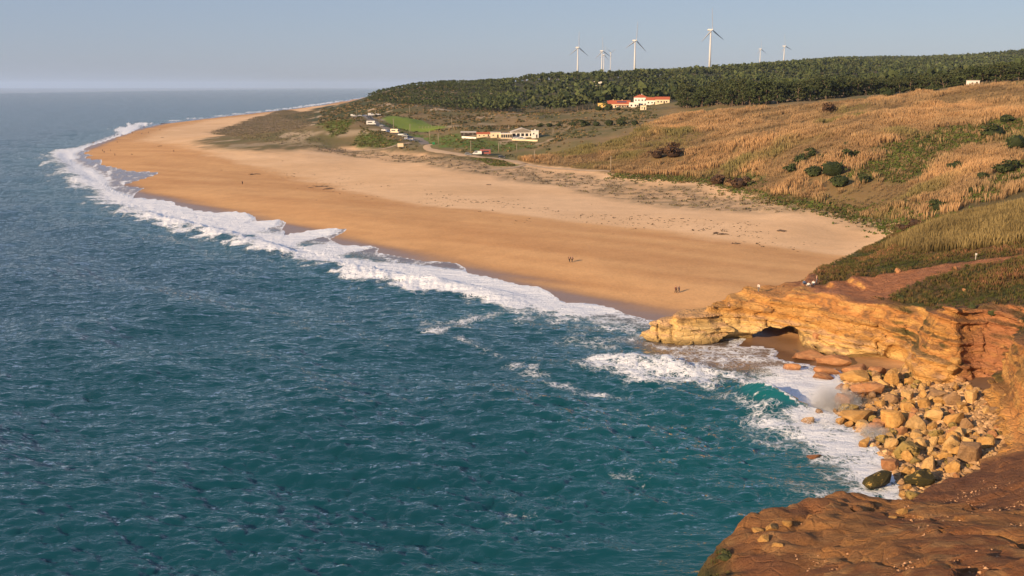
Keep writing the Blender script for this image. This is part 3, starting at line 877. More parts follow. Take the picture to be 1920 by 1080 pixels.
def m_sea():
    t = NT("sea_water")
    p = t.pos()
    foam = t.attr("foam").outputs[2]; film = t.attr("film").outputs[2]; teal = t.attr("teal").outputs[2]; murk = t.attr("murk").outputs[2]
    wv = t.n("ShaderNodeTexNoise", {"Vector": p, "Scale": 0.35, "Detail": 4.0}).outputs[1]
    pw = t.n("ShaderNodeVectorMath", {0: t.n("ShaderNodeVectorMath", {0: wv, 1: (3.2, 3.2, 0)}, operation='MULTIPLY').outputs[0], 1: p}, operation='ADD').outputs[0]
    vo1 = t.n("ShaderNodeTexVoronoi", {"Vector": pw, "Scale": 0.62}, feature='DISTANCE_TO_EDGE').outputs[0]
    vo2 = t.n("ShaderNodeTexVoronoi", {"Vector": pw, "Scale": 1.7}, feature='DISTANCE_TO_EDGE').outputs[0]
    lace = t.math('MAXIMUM', t.math('SUBTRACT', 1.0, t.math('MULTIPLY', vo1, 3.4)), t.math('SUBTRACT', 0.95, t.math('MULTIPLY', vo2, 4.2)))
    fb = t.noise(pw, 0.22, 9.0, 0.68)
    fine = t.noise(p, 2.6, 5.0, 0.7)
    pat = t.math('ADD', t.math('MULTIPLY', fb, 1.05), t.math('ADD', t.math('MULTIPLY', lace, 0.30), t.math('MULTIPLY', fine, 0.34)))
    lev = t.math('SUBTRACT', 1.46, t.math('MULTIPLY', foam, 0.98))
    m = t.n("ShaderNodeMapRange", {0: t.math('SUBTRACT', pat, lev), 1: -0.08, 2: 0.22, 3: 0.0, 4: 1.0}, interpolation_type='SMOOTHSTEP').outputs[0]
    m = t.math('MULTIPLY', m, t.ramp(foam, 0.02, 0.22))
    body = t.mix(teal, (.0036, .056, .078), (.012, .23, .215))
    body = t.mix(t.math('MULTIPLY', t.noise(p, 0.02, 3.0), 0.35), body, (.004, .040, .048))
    body = t.mix(murk, body, (.20, .145, .10))
    body = t.mix(film, body, (.185, .125, .088))
    fcol = t.mix(fine, (.74, .80, .87), (.86, .89, .93))
    bA = t.noise(t.pos((.45, 1.2, 1), (0, 0, .12)), 1.05, 3.0, 0.55, 0.3)
    bB = t.noise(t.pos((.5, 1.15, 1), (0, 0, -.18)), 0.30, 2.0, 0.5, 0.3)
    b1 = t.math('ADD', t.math('MULTIPLY', bA, 0.42), t.math('MULTIPLY', bB, 1.1))
    b2 = t.noise(p, 1.7, 7.0, 0.75)
    hgt = t.math('ADD', t.math('MULTIPLY', b1, t.math('SUBTRACT', 1.0, t.math('MULTIPLY', film, 0.9))), t.math('MULTIPLY', m, t.math('MULTIPLY', b2, 0.5)))
    b = t.bump(hgt, 1.0, 0.72)
    # light scattered back from the water body does not follow the ripples; the mirror on top of it does
    up = t.n("ShaderNodeCombineXYZ", {0: 0.0, 1: 0.0, 2: 1.0}).outputs[0]
    deep = t.n("ShaderNodeBsdfDiffuse", {"Color": body, "Normal": up}).outputs[0]
    gl = t.n("ShaderNodeBsdfGlossy", {"Color": (1, 1, 1, 1), "Roughness": t.math('MULTIPLY_ADD', film, 0.25, 0.07), "Normal": b}).outputs[0]
    fr = t.n("ShaderNodeFresnel", {"IOR": t.math('MULTIPLY_ADD', film, -0.10, 1.333), "Normal": b}).outputs[0]
    water = t.n("ShaderNodeMixShader", {0: fr, 1: deep, 2: gl}).outputs[0]
    t.fin(fcol, 0.85, b, 0.2)
    mx = t.n("ShaderNodeMixShader", {0: m, 1: water, 2: t.bsdf.outputs[0]}).outputs[0]
    t.t.links.new(mx, t.out.inputs["Surface"])
    return t.m
M_SEA = m_sea()

# the breaking wave in the cove and the surf line: crest chain, height, half width, lean
BREAKERS = [
    (P0([(1330, 742), (1370, 738), (1410, 743), (1450, 752), (1495, 768), (1535, 790)]), 2.2, 3.6, .9),
    (P0([(560, 486), (640, 503), (740, 520), (840, 534), (940, 552), (1020, 566)]), 1.3, 5.5, .5),
    (P0([(240, 394), (330, 416), (420, 438), (500, 462), (560, 484)]), .9, 6.0, .4),
    (P0([(1120, 678), (1200, 676), (1290, 692), (1340, 706)]), .9, 3.0, .3),
    (P0([(105, 286), (120, 303), (145, 322), (170, 345)]), 1.0, 8.0, .3),
    (P0([(250, 562), (330, 570), (420, 585), (500, 603)]), 1.0, 10.0, .3),
]

def build_sea():
    dep = np.radians(np.concatenate([np.linspace(40, 2.2, 480), np.geomspace(2.2, .045, 60)[1:]]))
    rr = CAM_H / np.tan(dep)
    az = np.radians(np.linspace(-34, 34, 920))
    A, R = np.meshgrid(az, rr)
    X = R * np.sin(A); Y = R * np.cos(A)
    SW = sdist(X, Y, SWASH)
    keep = (SW > -2.5 - .006 * R)
    kf = keep[:-1, :-1] | keep[1:, 1:] | keep[1:, :-1] | keep[:-1, 1:]
    F = grid_faces(len(rr), len(az), kf)
    P, F = compact(np.stack([X, Y, SW, R], -1).reshape(-1, 4), F)
    x, y, sw, R = P.T.astype(float)
    s = sdist(x, y, LAND).astype(float)
    calm = sstep(-1, -22, s) * .85 + .15
    far = sstep(1600, 500, R)
    z1, dx1, dy1 = tile_at(T_CHOP, x, y)
    z2, dx2, dy2 = tile_at(T_FINE, x, y, .5)
    z3, dx3, dy3 = tile_at(T_SWELL, x, y, .1)
    gust = .75 + .5 * np.clip(.5 + fbm2(x / 60, y / 60, 3, 211), 0, 1)
    zw = calm * (gust * (z1 + z2 * sstep(480, 220, R)) + z3 * sstep(3, -60, s)) * (.25 + .75 * far)
    ox = calm * 1.0 * (dx1 + dx2) * sstep(700, 300, R); oy = calm * 1.0 * (dy1 + dy2) * sstep(700, 300, R)
    n1 = fbm2(x / 4.5, y / 4.5, 4, 221); n2 = fbm2(x / 1.3, y / 1.3, 3, 222); n3 = fbm2(x / 14, y / 14, 3, 223)
    foam = np.zeros_like(x); teal = np.zeros_like(x); murk = np.zeros_like(x)
    for poly, dens, soft in FOAM:
        d0 = sdist(x, y, poly, 120)
        d = d0 + np.where(s < -2, np.minimum(.004 * R, 2.0), .0)
        w = np.minimum(np.maximum(soft * R, .8) * np.where(s < -3, 2.3, 1.0), 30.0)
        foam = np.maximum(foam, dens * sstep(-1.35, .8, d / w + (1.0 * n1 + .6 * n3) * (.22 + .78 * sstep(-6, -24, s))) * (d0 > -119))
    for poly, dens, soft in SHALLOW:
        d = sdist(x, y, poly, 40)
        murk = np.maximum(murk, dens * sstep(-1, 1, d / (soft * R) + .6 * n1))
    # breakers
    for chain, hgt, wid, lean in BREAKERS:
        ch = smooth_chain(chain, 5)
        d = seg_dist(x, y, ch)
        # signed side: seaward is left of the chain (towards the camera/sea)
        a = np.array(ch)
        mx, my = a[len(a) // 2]
        tx, ty = a[-1] - a[0]
        side = (x - mx) * ty - (y - my) * tx          # >0 : right of the chain
        land_side = -np.sign(side)
        q = d * land_side
        e0 = np.hypot(x - a[0, 0], y - a[0, 1]); e1 = np.hypot(x - a[-1, 0], y - a[-1, 1])
        taper = sstep(0, wid * 2.5, np.minimum(e0, e1) + .01)
        pf = np.where(q > 0, np.exp(-(q / (wid * .45)) ** 2), np.exp(-(q / (wid * 1.25)) ** 2)) * taper
        zw = zw + hgt * pf * (1 + .22 * n1 + .10 * n2)
        teal = np.maximum(teal, sstep(.2, .9, pf + .25 * n1) * (hgt > 1.8) * .9)
        if hgt > 1.8:
            foam = np.maximum(foam, .92 * sstep(.1, .9, pf) * sstep(-.9, .5, q + .8 * n1))
            foam = np.where(q < -.3, foam * (1 - .62 * sstep(.25, .8, pf)), foam)
            foam = np.maximum(foam, .55 * sstep(.1, .5, pf) * sstep(.0, .5, fbm2((x + y) / 1.2, (x - y) / 5, 3, 241)))
        ox += 0
    teal = np.maximum(teal, .30 * sstep(75, 8, np.hypot((x - 42) * 1.0, (y - 128) * .8)) * (s < 4))
    teal = np.maximum(teal, .10 * sstep(160, 60, np.hypot(x - 15, y - 150)))
    teal = np.maximum(teal, (.16 + .12 * n3) * sstep(-70, -8, s))
    foam_h = foam * (s < 12) * sstep(.55, 1, foam)
    zw = zw + foam_h * (.14 * np.abs(n2) + .16 * n1 * sstep(4, -8, s))
    # the thin sheets that run up the sand
    g = ground_low(x, y)
    edge = sstep(-.1, 1.6, sw)
    sheet = g + (.16 * edge - .12) + .05 * foam * n2
    film = sstep(-9, 2, s) * (1 - sstep(.72, .98, foam) * .8) * sstep(150, 166, y)
    up = (sw > -3) & (s > -12)
    z = np.where(up, np.maximum(np.where(sw > 0, zw * sstep(3, -12, s) , -9), sheet), zw)
    streak = fbm2((x * .62 + y * .78) / 2.2, (-x * .78 + y * .62) / 9.0, 4, 231)
    foam = np.maximum(foam, (.52 + .3 * n3) * sstep(-10, -4, s) * sstep(3, -1, s) * sstep(900, 600, R) * (y > 185) * (x < 34))
    rim = sstep(3.2, .3, np.abs(sw - .4)) * (s > -14) * (y > 160)
    foam = np.maximum(foam, rim * .78)
    foam = np.maximum(foam, np.where((s > -4), .50 + .55 * streak, 0) * sstep(-2, 1, sw) * (y > 165))
    foam = np.maximum(foam, .78 * sstep(-13, -1, s + 3 * n1 + 2 * n3) * (y < 165) * (y > 95))
    V = np.stack([x + ox, y + oy, z], -1)
    fo, fi, te, mu = foam, film, teal, murk
    # rows run from near to far, so faces look up
    me = mesh_np("sea", V, F, M_SEA, True, None, {"foam": fo, "film": fi, "teal": te, "murk": mu})
    o = add("sea", me)
    tag(o, "teal Atlantic water with white surf along the beach", "sea", kind="structure")
    return len(F)
print("sea", build_sea(), time.time() - T0)
# ================================================================== PLANTS
RNG = np.random.default_rng(12)

def m_leaf(name, rough=0.75, var=0.5, scale=0.6, trans=0.0):
    t = NT(name)
    n = t.noise(t.pos(), scale, 4.0)
    k = t.math('MULTIPLY_ADD', n, var * 2, 1 - var)
    kk = t.n("ShaderNodeCombineXYZ", {0: k, 1: k, 2: k}).outputs[0]
    c = t.mix(1.0, t.attr("col").outputs[0], kk, 'MULTIPLY')
    m = t.fin(c, rough, None, 0.15)
    if trans:                                   # thin leaves let light through
        tr = t.n("ShaderNodeBsdfTranslucent", {"Color": c})
        mx = t.n("ShaderNodeMixShader", {0: trans, 1: t.bsdf.outputs[0], 2: tr.outputs[0]})
        t.t.links.new(mx.outputs[0], t.out.inputs["Surface"])
    return m
M_REED = m_leaf("dry_reed_leaf", .75, .3, .12, .45); M_TUFT = m_leaf("grass_blade", .75, .5, .6, .35); M_FOLIAGE = m_leaf("pine_needles", .8, .55, .35); M_SHRUB = m_leaf("shrub_leaf", .7, .5, .8)
M_BARK = plain("pine_bark", (.13, .095, .07), .9, .3, 2.0)

def blades(n, h, spread, width, lean, rng, cb, ct, plume=0.0):
    """a clump of narrow upright leaves, each bent once; colours from foot to tip"""
    V, F, C = [], [], []
    for i in range(n):
        a = rng.uniform(0, 6.28); r = spread * math.sqrt(rng.uniform())
        bx, by = r * math.cos(a), r * math.sin(a)
        hh = h * rng.uniform(.7, 1.15); w = width * rng.uniform(.7, 1.3)
        t = rng.uniform(0, 6.28); lx, ly = lean * hh * rng.normal() * .5, lean * hh * rng.normal() * .5
        ux, uy = math.cos(t) * w / 2, math.sin(t) * w / 2
        k = len(V)
        m = .6; wm = .9 + plume
        V += [(bx, by, -.15), (bx + lx * .4 + ux * wm, by + ly * .4 + uy * wm, hh * m), (bx + lx, by + ly, hh), (bx + lx * .4 - ux * wm, by + ly * .4 - uy * wm, hh * m)]
        F += [(k, k + 1, k + 2, k + 3)]
        j = rng.uniform(.9, 1.1)
        C += [np.array(cb) * j, np.array(ct) * j, np.array(ct) * j * 1.05, np.array(ct) * j]
    F = np.array(F)
    return np.array(V), F, np.array(C)

def mound(n, r, h, size, rng, c1, c2, flat=1.0):
    """a low leafy cushion: small leaf sprays over a dome"""
    V, F, C = [], [], []
    for i in range(n):
        d = rng.normal(size=3); d[2] = abs(d[2]); d /= np.linalg.norm(d)
        q = rng.uniform(.55, 1.0)
        p = np.array([d[0] * r * q, d[1] * r * q, d[2] * h * q])
        a = rng.normal(size=3); a /= np.linalg.norm(a); b = np.cross(a, d + .3 * rng.normal(size=3)); b /= np.linalg.norm(b) + 1e-6
        s = size * rng.uniform(.6, 1.3)
        k = len(V)
        V += [p - a * s, p + b * s * .6, p + a * s, p - b * s * .6]
        F.append((k, k + 1, k + 2, k + 3))
        c = np.array(c1) + (np.array(c2) - np.array(c1)) * rng.uniform()
        C += [c] * 4
    return np.array(V), np.array(F), np.array(C)

def scatter(name, variants, P, scale, mat, tint=None, tilt=None):
    """many small plants joined into one mesh"""
    n = len(P)
    which = RNG.integers(0, len(variants), n); rot = RNG.uniform(0, 6.283, n)
    Vs, Fs, Cs, base = [], [], [], 0
    for k, (V, F, C) in enumerate(variants):
        m = np.nonzero(which == k)[0]
        if not len(m): continue
        c, s = np.cos(rot[m])[:, None], np.sin(rot[m])[:, None]
        sc = scale[m][:, None]
        X = (V[None, :, 0] * c - V[None, :, 1] * s) * sc + P[m, 0:1]
        Y = (V[None, :, 0] * s + V[None, :, 1] * c) * sc + P[m, 1:2]
        Z = V[None, :, 2] * sc + P[m, 2:3]
        Vs.append(np.stack([X, Y, Z], -1).reshape(-1, 3))
        Fs.append((F[None] + (np.arange(len(m)) * len(V))[:, None, None] + base).reshape(-1, F.shape[1]))
        cc = np.broadcast_to(C[None], (len(m),) + C.shape)
        if tint is not None:
            cc = cc * tint[m][:, None, :]
        Cs.append(cc.reshape(-1, 3))
        base += len(m) * len(V)
    F = np.concatenate(Fs)
    tri = F[:, 2] == F[:, 3]
    me = mesh_np(name, np.concatenate(Vs), [F[~tri], F[tri][:, :3]], mat, False, np.concatenate(Cs))
    return add(name, me)

def spread_in(poly, n, seed, dens=None, fn=ground):
    rng = np.random.default_rng(seed)
    P = np.array(poly)
    lo, hi = P.min(0), P.max(0)
    x = rng.uniform(lo[0], hi[0], n); y = rng.uniform(lo[1], hi[1], n)
    k = inside(x, y, poly)
    x, y = x[k], y[k]
    if dens is not None:
        k = rng.uniform(size=len(x)) < dens(x, y)
        x, y = x[k], y[k]
    return np.stack([x, y, fn(x, y)], 1)

rg = np.random.default_rng(5)
GOLD_A, GOLD_B = (.29, .20, .10), (.475, .315, .165)
reed_kinds = [blades(8, 2.2, .95, .22, .26, rg, GOLD_A, GOLD_B, .25) for _ in range(6)]
reed_fine = [blades(13, 2.0, .75, .13, .22, rg, (.14, .12, .045), (.31, .235, .10), .3) for _ in range(5)]

def reed_density(x, y):
    d = (.30 + .9 * sstep(-.30, .20, fbm2(x / 24, y / 24, 4, 301))) * off_road(x, y, 4.0)
    for bu, bv, br in BUSH_PX:
        p = BUSH_AT[(bu, bv)]
        d = d * (1 - .92 * (np.hypot(x - p[0], y - p[1]) < 1.25 * br * p[1] / FPX + 1.0) - .7 * ((np.abs(x - p[0] * y / p[1]) < br * p[1] / FPX) & (y < p[1]) & (y > p[1] - 12)).clip(0, 1) * (np.hypot(x - p[0], y - p[1]) >= 1.25 * br * p[1] / FPX + 1.0))
    for nm in ('green_strip', 'green_low', 'green_right'):
        d = d * (1 - .93 * mask(nm, x, y, 4, 8, 14, 5))
    return d
BUSH_PX = [(1500, 306, 15), (1523, 292, 11), (1538, 298, 9), (1484, 322, 13), (1526, 330, 19), (1562, 328, 26), (1591, 299, 15), (1574, 349, 21), (1621, 342, 13), (1886, 230, 15), (1906, 277, 24), (1864, 258, 22), (1788, 320, 15), (1885, 325, 20),
           (1842, 335, 12), (1664, 180, 13), (1748, 171, 10), (1760, 394, 17), (1262, 294, 20), (1232, 296, 14), (1345, 346, 18), (1385, 352, 20), (1552, 212, 15)]
BUSH_AT = {(u, v): hit(u, v, near=150) for u, v, _ in BUSH_PX}
P = spread_in(REG['reeds'], 138000, 41, reed_density)
r = np.hypot(P[:, 0], P[:, 1])
P = P[np.random.default_rng(1).uniform(size=len(P)) < np.clip(1.35 - r / 900, .4, 1)]
n1 = fbm2(P[:, 0] / 30, P[:, 1] / 30, 3, 311); n2 = fbm2(P[:, 0] / 7, P[:, 1] / 7, 2, 312)
tint = np.clip(np.stack([1 + .42 * n1 + .25 * n2, 1 + .34 * n1 + .27 * n2, 1 + .25 * n1 + .25 * n2], 1), .4, 1.6)
grn = sstep(.08, .42, fbm2(P[:, 0] / 40 + 9, P[:, 1] / 40, 3, 313))[:, None]
tint = tint * (1 - grn) + np.array([.62, .80, .62]) * grn
o = scatter("reed_bed", reed_kinds, P, .50 + .95 * np.clip(.45 + .9 * n1 + .8 * n2, 0, 1), M_REED, tint)
tag(o, "golden dry cane covering the hillside above the beach", "reeds", kind="stuff")
print("reeds", len(P), time.time() - T0)
P = spread_in(REG['reeds_near'], 9000, 42, lambda x, y: .35 + .65 * sstep(-.3, .2, fbm2(x / 8, y / 8, 3, 321)))
o = scatter("reed_bed", reed_fine, P, .75 + .5 * RNG.uniform(size=len(P)), M_REED, 1 + .5 * fbm2(P[:, 0] / 6, P[:, 1] / 6, 3, 322)[:, None] * np.ones((1, 3)))
tag(o, "yellow green cane thicket on the headland slope", "reeds", kind="stuff")

# grass and low heath of the headland
tuft_kinds = [blades(7, .55, .32, .10, .5, rg, (.07, .075, .024), (.12, .125, .040)) for _ in range(4)] + [blades(7, .5, .35, .10, .5, rg, (.10, .072, .035), (.185, .13, .06)) for _ in range(3)] + \
             [mound(10, .5, .35, .16, rg, (.05, .06, .02), (.10, .085, .035)) for _ in range(3)]
def head_grass_density(x, y):
    return np.maximum(np.maximum(mask('grass_head', x, y, 1.2, 2.4, 5, 7), .7 * sstep(61, 66, x) * sstep(-.3, .2, fbm2(x / 6, y / 6, 3, 332))), sstep(197, 205, y) * (1 - mask('reeds_near', x, y, 3, 2, 5, 7))) * (1 - mask('red_path', x, y, .6, 1.4, 4, 8))
HEADBOX = [(30, 140), (114, 140), (122, 236), (118, 292), (97, 268), (76, 240), (58, 208), (44, 192)]
P = spread_in(HEADBOX, 44000, 43, head_grass_density)
P = P[(P[:, 2] > np.where(P[:, 1] > 196, 2.2, 4.2)) & (seg_dist(P[:, 0], P[:, 1], FRONT) > 4.6)]
n1 = fbm2(P[:, 0] / 9, P[:, 1] / 9, 3, 331)
o = scatter("headland_grass", tuft_kinds, P, .7 + .9 * np.clip(.5 + n1, 0, 1), M_TUFT, np.clip(np.stack([1.15 + 1.0 * n1, 1.0 + .35 * n1, 1.0 + .7 * n1], 1), .45, 2.0))
tag(o, "short olive grass and heath on the headland", "grass", kind="stuff")

# grass of the green banks and clearings farther off
gr_kinds = [mound(8, .9, .38, .34, rg, (.085, .115, .028), (.15, .18, .045)) for _ in range(4)] + [mound(8, 1.0, .5, .34, rg, (.13, .10, .045), (.20, .15, .065)) for _ in range(2)]
pts = [spread_in(REG[nm], n, 50 + i, lambda x, y: off_road(x, y, 4.5)) for i, (nm, n) in enumerate([('green_strip', 9000), ('green_right', 3500), ('green_low', 1200), ('bank_green_a', 900), ('bank_green_b', 1200), ('bank_green_c', 2600), ('bank_green_d', 700)])]
_foot = np.array(smooth_chain(hits([(1160, 328), (1250, 334), (1330, 341), (1450, 370), (1560, 391), (1640, 402), (1700, 416), (1735, 421)], near=200), 8))
_k = RNG.integers(0, len(_foot), 2600)
_f = _foot[_k] + RNG.normal(size=(2600, 2)) * np.array([4.0, 5.0])
pts.append(np.stack([_f[:, 0], _f[:, 1], ground(_f[:, 0], _f[:, 1])], 1))
P = np.concatenate(pts)
o = scatter("bank_grass", gr_kinds, P, .6 + .9 * RNG.uniform(size=len(P)), M_TUFT, 1 + .35 * fbm2(P[:, 0] / 12, P[:, 1] / 12, 3, 341)[:, None] * np.ones((1, 3)))
tag(o, "green grass of the banks and clearings", "grass", kind="stuff")

# grey-brown dune plants
dune_kinds = [mound(6, .95, .5, .42, rg, (.13, .105, .075), (.22, .175, .12)) for _ in range(4)] + [mound(6, .9, .45, .4, rg, (.10, .09, .05), (.16, .14, .075)) for _ in range(2)]
def dune_density(x, y):
    sx = x * .62 + y * .78; sy = -x * .78 + y * .62
    return mask('dune_scrub', x, y, 7, 11, 26, 1) * sstep(-.10, .18, fbm2(sx / 3.0, sy / 6.5, 4, 57) + .03 + .32 * mask('scrub_flat', x, y, 8, 8, 30, 2) + .010 * np.clip(x * .25 + (y - 430) * .12, -15, 20)) * off_road(x, y, 3.5)
P = spread_in(REG['dune_scrub'], 230000, 44, dune_density)
o = scatter("dune_scrub", dune_kinds, P, .6 + .9 * RNG.uniform(size=len(P)) ** 2 - .15, M_SHRUB)
tag(o, "grey brown dune plants along the back of the beach", "dune plants", kind="stuff")
print("dune tufts", len(P), time.time() - T0)

# scrub over the middle slopes
MID = hits([(600, 206), (640, 200), (690, 184), (740, 170), (860, 165), (1000, 200), (1230, 200), (1230, 222), (1180, 250), (1100, 268), (1030, 285), (960, 296), (860, 290), (760, 280), (660, 275), (590, 240)], near=300)
scrub_kinds = [mound(13, 1.5, 1.1, .62, rg, (.045, .055, .022), (.085, .085, .036)) for _ in range(3)] + [mound(12, 1.3, .8, .5, rg, (.15, .11, .055), (.26, .18, .085)) for _ in range(4)]
def mid_density(x, y):
    q = (.15 + .75 * sstep(-.1, .35, fbm2(x / 22, y / 22, 3, 351))) * off_road(x, y, 6.0)
    for nm in ('field', 'rubble'):
        q = q * (1 - mask(nm, x, y, 3, 0, 10))
    for nm in ('bank_green_a', 'bank_green_b', 'bank_green_c'):
        q = q * (1 - .8 * mask(nm, x, y, 4, 8, 14, 5))
    return q
P = spread_in(MID, 26000, 45, mid_density)
MID_P = P
n1 = fbm2(P[:, 0] / 50, P[:, 1] / 50, 3, 352)

# ------------------------------------------------------------------ trees
def crown_leaves(n, rng, rx, rz, size, cols, umbrella=.35, cz=0.0):
    V, F, C = [], [], []
    lobes = [(rng.normal(size=3) * np.array([rx * .45, rx * .45, rz * .35]), rng.uniform(.45, .75)) for _ in range(6)]
    for i in range(n):
        c, q = lobes[rng.integers(len(lobes))]
        d = rng.normal(size=3); d /= np.linalg.norm(d)
        if d[2] < -umbrella: d[2] *= -.5
        p = c + d * np.array([rx, rx, rz]) * q * rng.uniform(.6, 1.0)
        p[2] += cz
        a = rng.normal(size=3); a /= np.linalg.norm(a); b = np.cross(a, d); b /= np.linalg.norm(b) + 1e-6
        s = size * rng.uniform(.6, 1.4)
        k = len(V)
        V += [p - a * s, p + b * s * .7, p + a * s, p - b * s * .7]
        F.append((k, k + 1, k + 2, k + 3))
        t = rng.uniform()
        C += [np.array(cols[0]) * (1 - t) + np.array(cols[1]) * t] * 4
    return np.array(V), np.array(F), np.array(C)

def tube(path, radii, k=6):
    P = np.array(path, float); V, F = [], []
    for i, (p, r) in enumerate(zip(P, radii)):
        d = P[min(i + 1, len(P) - 1)] - P[max(i - 1, 0)]; d /= np.linalg.norm(d) + 1e-9
        u = np.cross(d, (0, 0, 1) if abs(d[2]) < .9 else (1, 0, 0)); u /= np.linalg.norm(u); w = np.cross(d, u)
        for j in range(k):
            a = 6.2832 * j / k
            V.append(p + r * (math.cos(a) * u + math.sin(a) * w))
        if i:
            for j in range(k):
                F.append(((i - 1) * k + j, (i - 1) * k + (j + 1) % k, i * k + (j + 1) % k, i * k + j))
    n = len(V)
    V += [P[0], P[-1]]
    for j in range(k):
        F.append((n, (j + 1) % k, j, j)); F.append((n + 1, n - k + j, n - k + (j + 1) % k, n - k + (j + 1) % k))
    return np.array(V), np.array(F)

def join(parts):
    Vs, Fs, b = [], [], 0
    for V, F in parts:
        Vs.append(V); Fs.append(F + b); b += len(V)
    return np.concatenate(Vs), np.concatenate(Fs)

def as_mesh(name, V, F, mat, smooth=False, cols=None):
    tri = F[:, 2] == F[:, 3] if F.shape[1] == 4 else np.ones(len(F), bool)
    fs = [F[~tri], F[tri][:, :3]] if F.shape[1] == 4 else [F]
    return mesh_np(name, V, fs, mat, smooth, cols)

PINE_C = [((.026, .040, .015), (.060, .075, .026)), ((.030, .043, .018), (.070, .078, .030)), ((.024, .036, .016), (.052, .064, .024))]
def far_tree(rng, c):
    V, F, C = crown_leaves(15, rng, 3.4, 2.6, 1.9, c, .4, 7.2)
    V2 = np.array([(.28, 0, -2), (-.14, .24, -2), (-.14, -.24, -2), (.3, 0, 6.8)]); F2 = np.array([(0, 1, 3, 3), (1, 2, 3, 3), (2, 0, 3, 3)])
    return np.concatenate([V, V2]), np.concatenate([F, F2 + len(V)]), np.concatenate([C, np.tile(C3(.10, .075, .055), (len(V2), 1))])
far_kinds = [far_tree(rg, PINE_C[i % 3]) for i in range(7)]
WOODS = [at_y(u, 150, y)[:2] for u, y in [(760, 1350), (860, 1080), (960, 960), (1130, 900), (1240, 930), (1420, 880), (1700, 850), (2060, 800), (2080, 1500), (2080, 2200), (1700, 2250), (1300, 2150), (1000, 1950), (850, 1800), (740, 1650)]]
P = spread_in(WOODS, 13500, 61, lambda x, y: .55 + .45 * sstep(-.35, .0, fbm2(x / 60, y / 60, 3, 361)))
ridge = [at_y(u, 110, y)[:2] for u, y in [(1330, 3250), (1520, 2900), (1780, 2500), (2080, 2250), (2080, 3000), (1760, 3500), (1340, 3600)]]
P2 = np.concatenate([spread_in(ridge, 5200, 62), spread_in([at_y(u, 150, y)[:2] for u, y in [(690, 1300), (800, 1050), (960, 960), (960, 1950), (850, 1800), (740, 1650), (690, 1500)]], 5500, 63)])
P = np.concatenate([P, P2])
low = sstep(1100, 1500, P[:, 1]) * sstep(-60, -300, P[:, 0])
sc = (.75 + .55 * RNG.uniform(size=len(P))) * (1 + .45 * sstep(1250, 950, P[:, 1]) * (P[:, 0] > -60)) * (1 - .62 * sstep(80, -60, P[:, 0]))
n1 = fbm2(P[:, 0] / 90, P[:, 1] / 90, 3, 363)
o = scatter("pine_wood", far_kinds, P, sc, M_FOLIAGE, (1.25 + .4 * n1)[:, None] * np.ones((1, 3)))
tag(o, "dark pine wood covering the far hills", "wood", kind="stuff")
print("wood", len(P), time.time() - T0)
P = MID_P
far_s = .7 + .6 * RNG.uniform(size=len(P)) + .5 * sstep(900, 1400, P[:, 1])
o = scatter("hill_scrub", scrub_kinds, P, far_s, M_SHRUB, (1 + .4 * fbm2(P[:, 0] / 50, P[:, 1] / 50, 3, 352))[:, None] * np.ones((1, 3)))
tag(o, "dark low scrub over the middle slopes", "scrub", kind="stuff")

# pines of the near belt, each a tree of its own
def near_pine(i):
    rng = np.random.default_rng(700 + i)
    H = 9.5 + 2.5 * rng.uniform(); lean = rng.normal(size=2) * .8
    tips = []
    parts = [tube([(0, 0, -.6), (lean[0] * .3, lean[1] * .3, H * .35), (lean[0], lean[1], H * .8)], [.30, .22, .09], 6)]
    for k in range(6):
        a = rng.uniform(0, 6.28); z0 = H * rng.uniform(.38, .68); l = rng.uniform(1.8, 3.4)
        f = z0 / (H * .8)
        b = np.array([lean[0] * f, lean[1] * f, z0])
        e = b + np.array([math.cos(a) * l, math.sin(a) * l, l * rng.uniform(.35, .8)])
        parts.append(tube([b, (b + e) / 2 + (0, 0, .15), e], [.11, .08, .04], 4)); tips.append(e)
    tips.append(np.array([lean[0], lean[1], H * .85])); [tips.append(np.array([rng.normal() * 1.3, rng.normal() * 1.3, H * q])) for q in (.36, .26, .17)]; tips.append(np.array([lean[0] * .8, lean[1] * .8, H * .7]))
    V, F = join(parts)
    trunk = as_mesh("pine_trunk", V, F, M_BARK)
    Vs, Fs, Cs, b = [], [], [], 0
    for e in tips:
        v, f, c = crown_leaves(70, rng, rng.uniform(1.5, 2.4), rng.uniform(1.0, 1.5), .42, PINE_C[i % 3], .3)
        Vs.append(v + e); Fs.append(f + b); Cs.append(c); b += len(v)
    crown = mesh_np("pine_crown", np.concatenate(Vs), np.concatenate(Fs), M_FOLIAGE, False, np.concatenate(Cs))
    return trunk, crown
pine_kinds = [near_pine(i) for i in range(8)]
def pine(x, y, s, k, label, group):
    t = bpy.data.objects.new("pine_tree", None); link(t)
    t.empty_display_size = .5
    t.location = (x, y, gz(x, y)); t.scale = (s, s, s * RNG.uniform(.9, 1.1)); t.rotation_euler = (0, 0, RNG.uniform(0, 6.28))
    add("trunk", pine_kinds[k][0], t); add("crown", pine_kinds[k][1], t)
    return tag(t, label, "tree", group)
belt = smooth_chain([p for p in REG['pine_belt']], 6)
A_ = np.array(belt); seg = np.linalg.norm(np.diff(A_, axis=0), axis=1); cum = np.concatenate([[0], np.cumsum(seg)])
rb = np.random.default_rng(77)
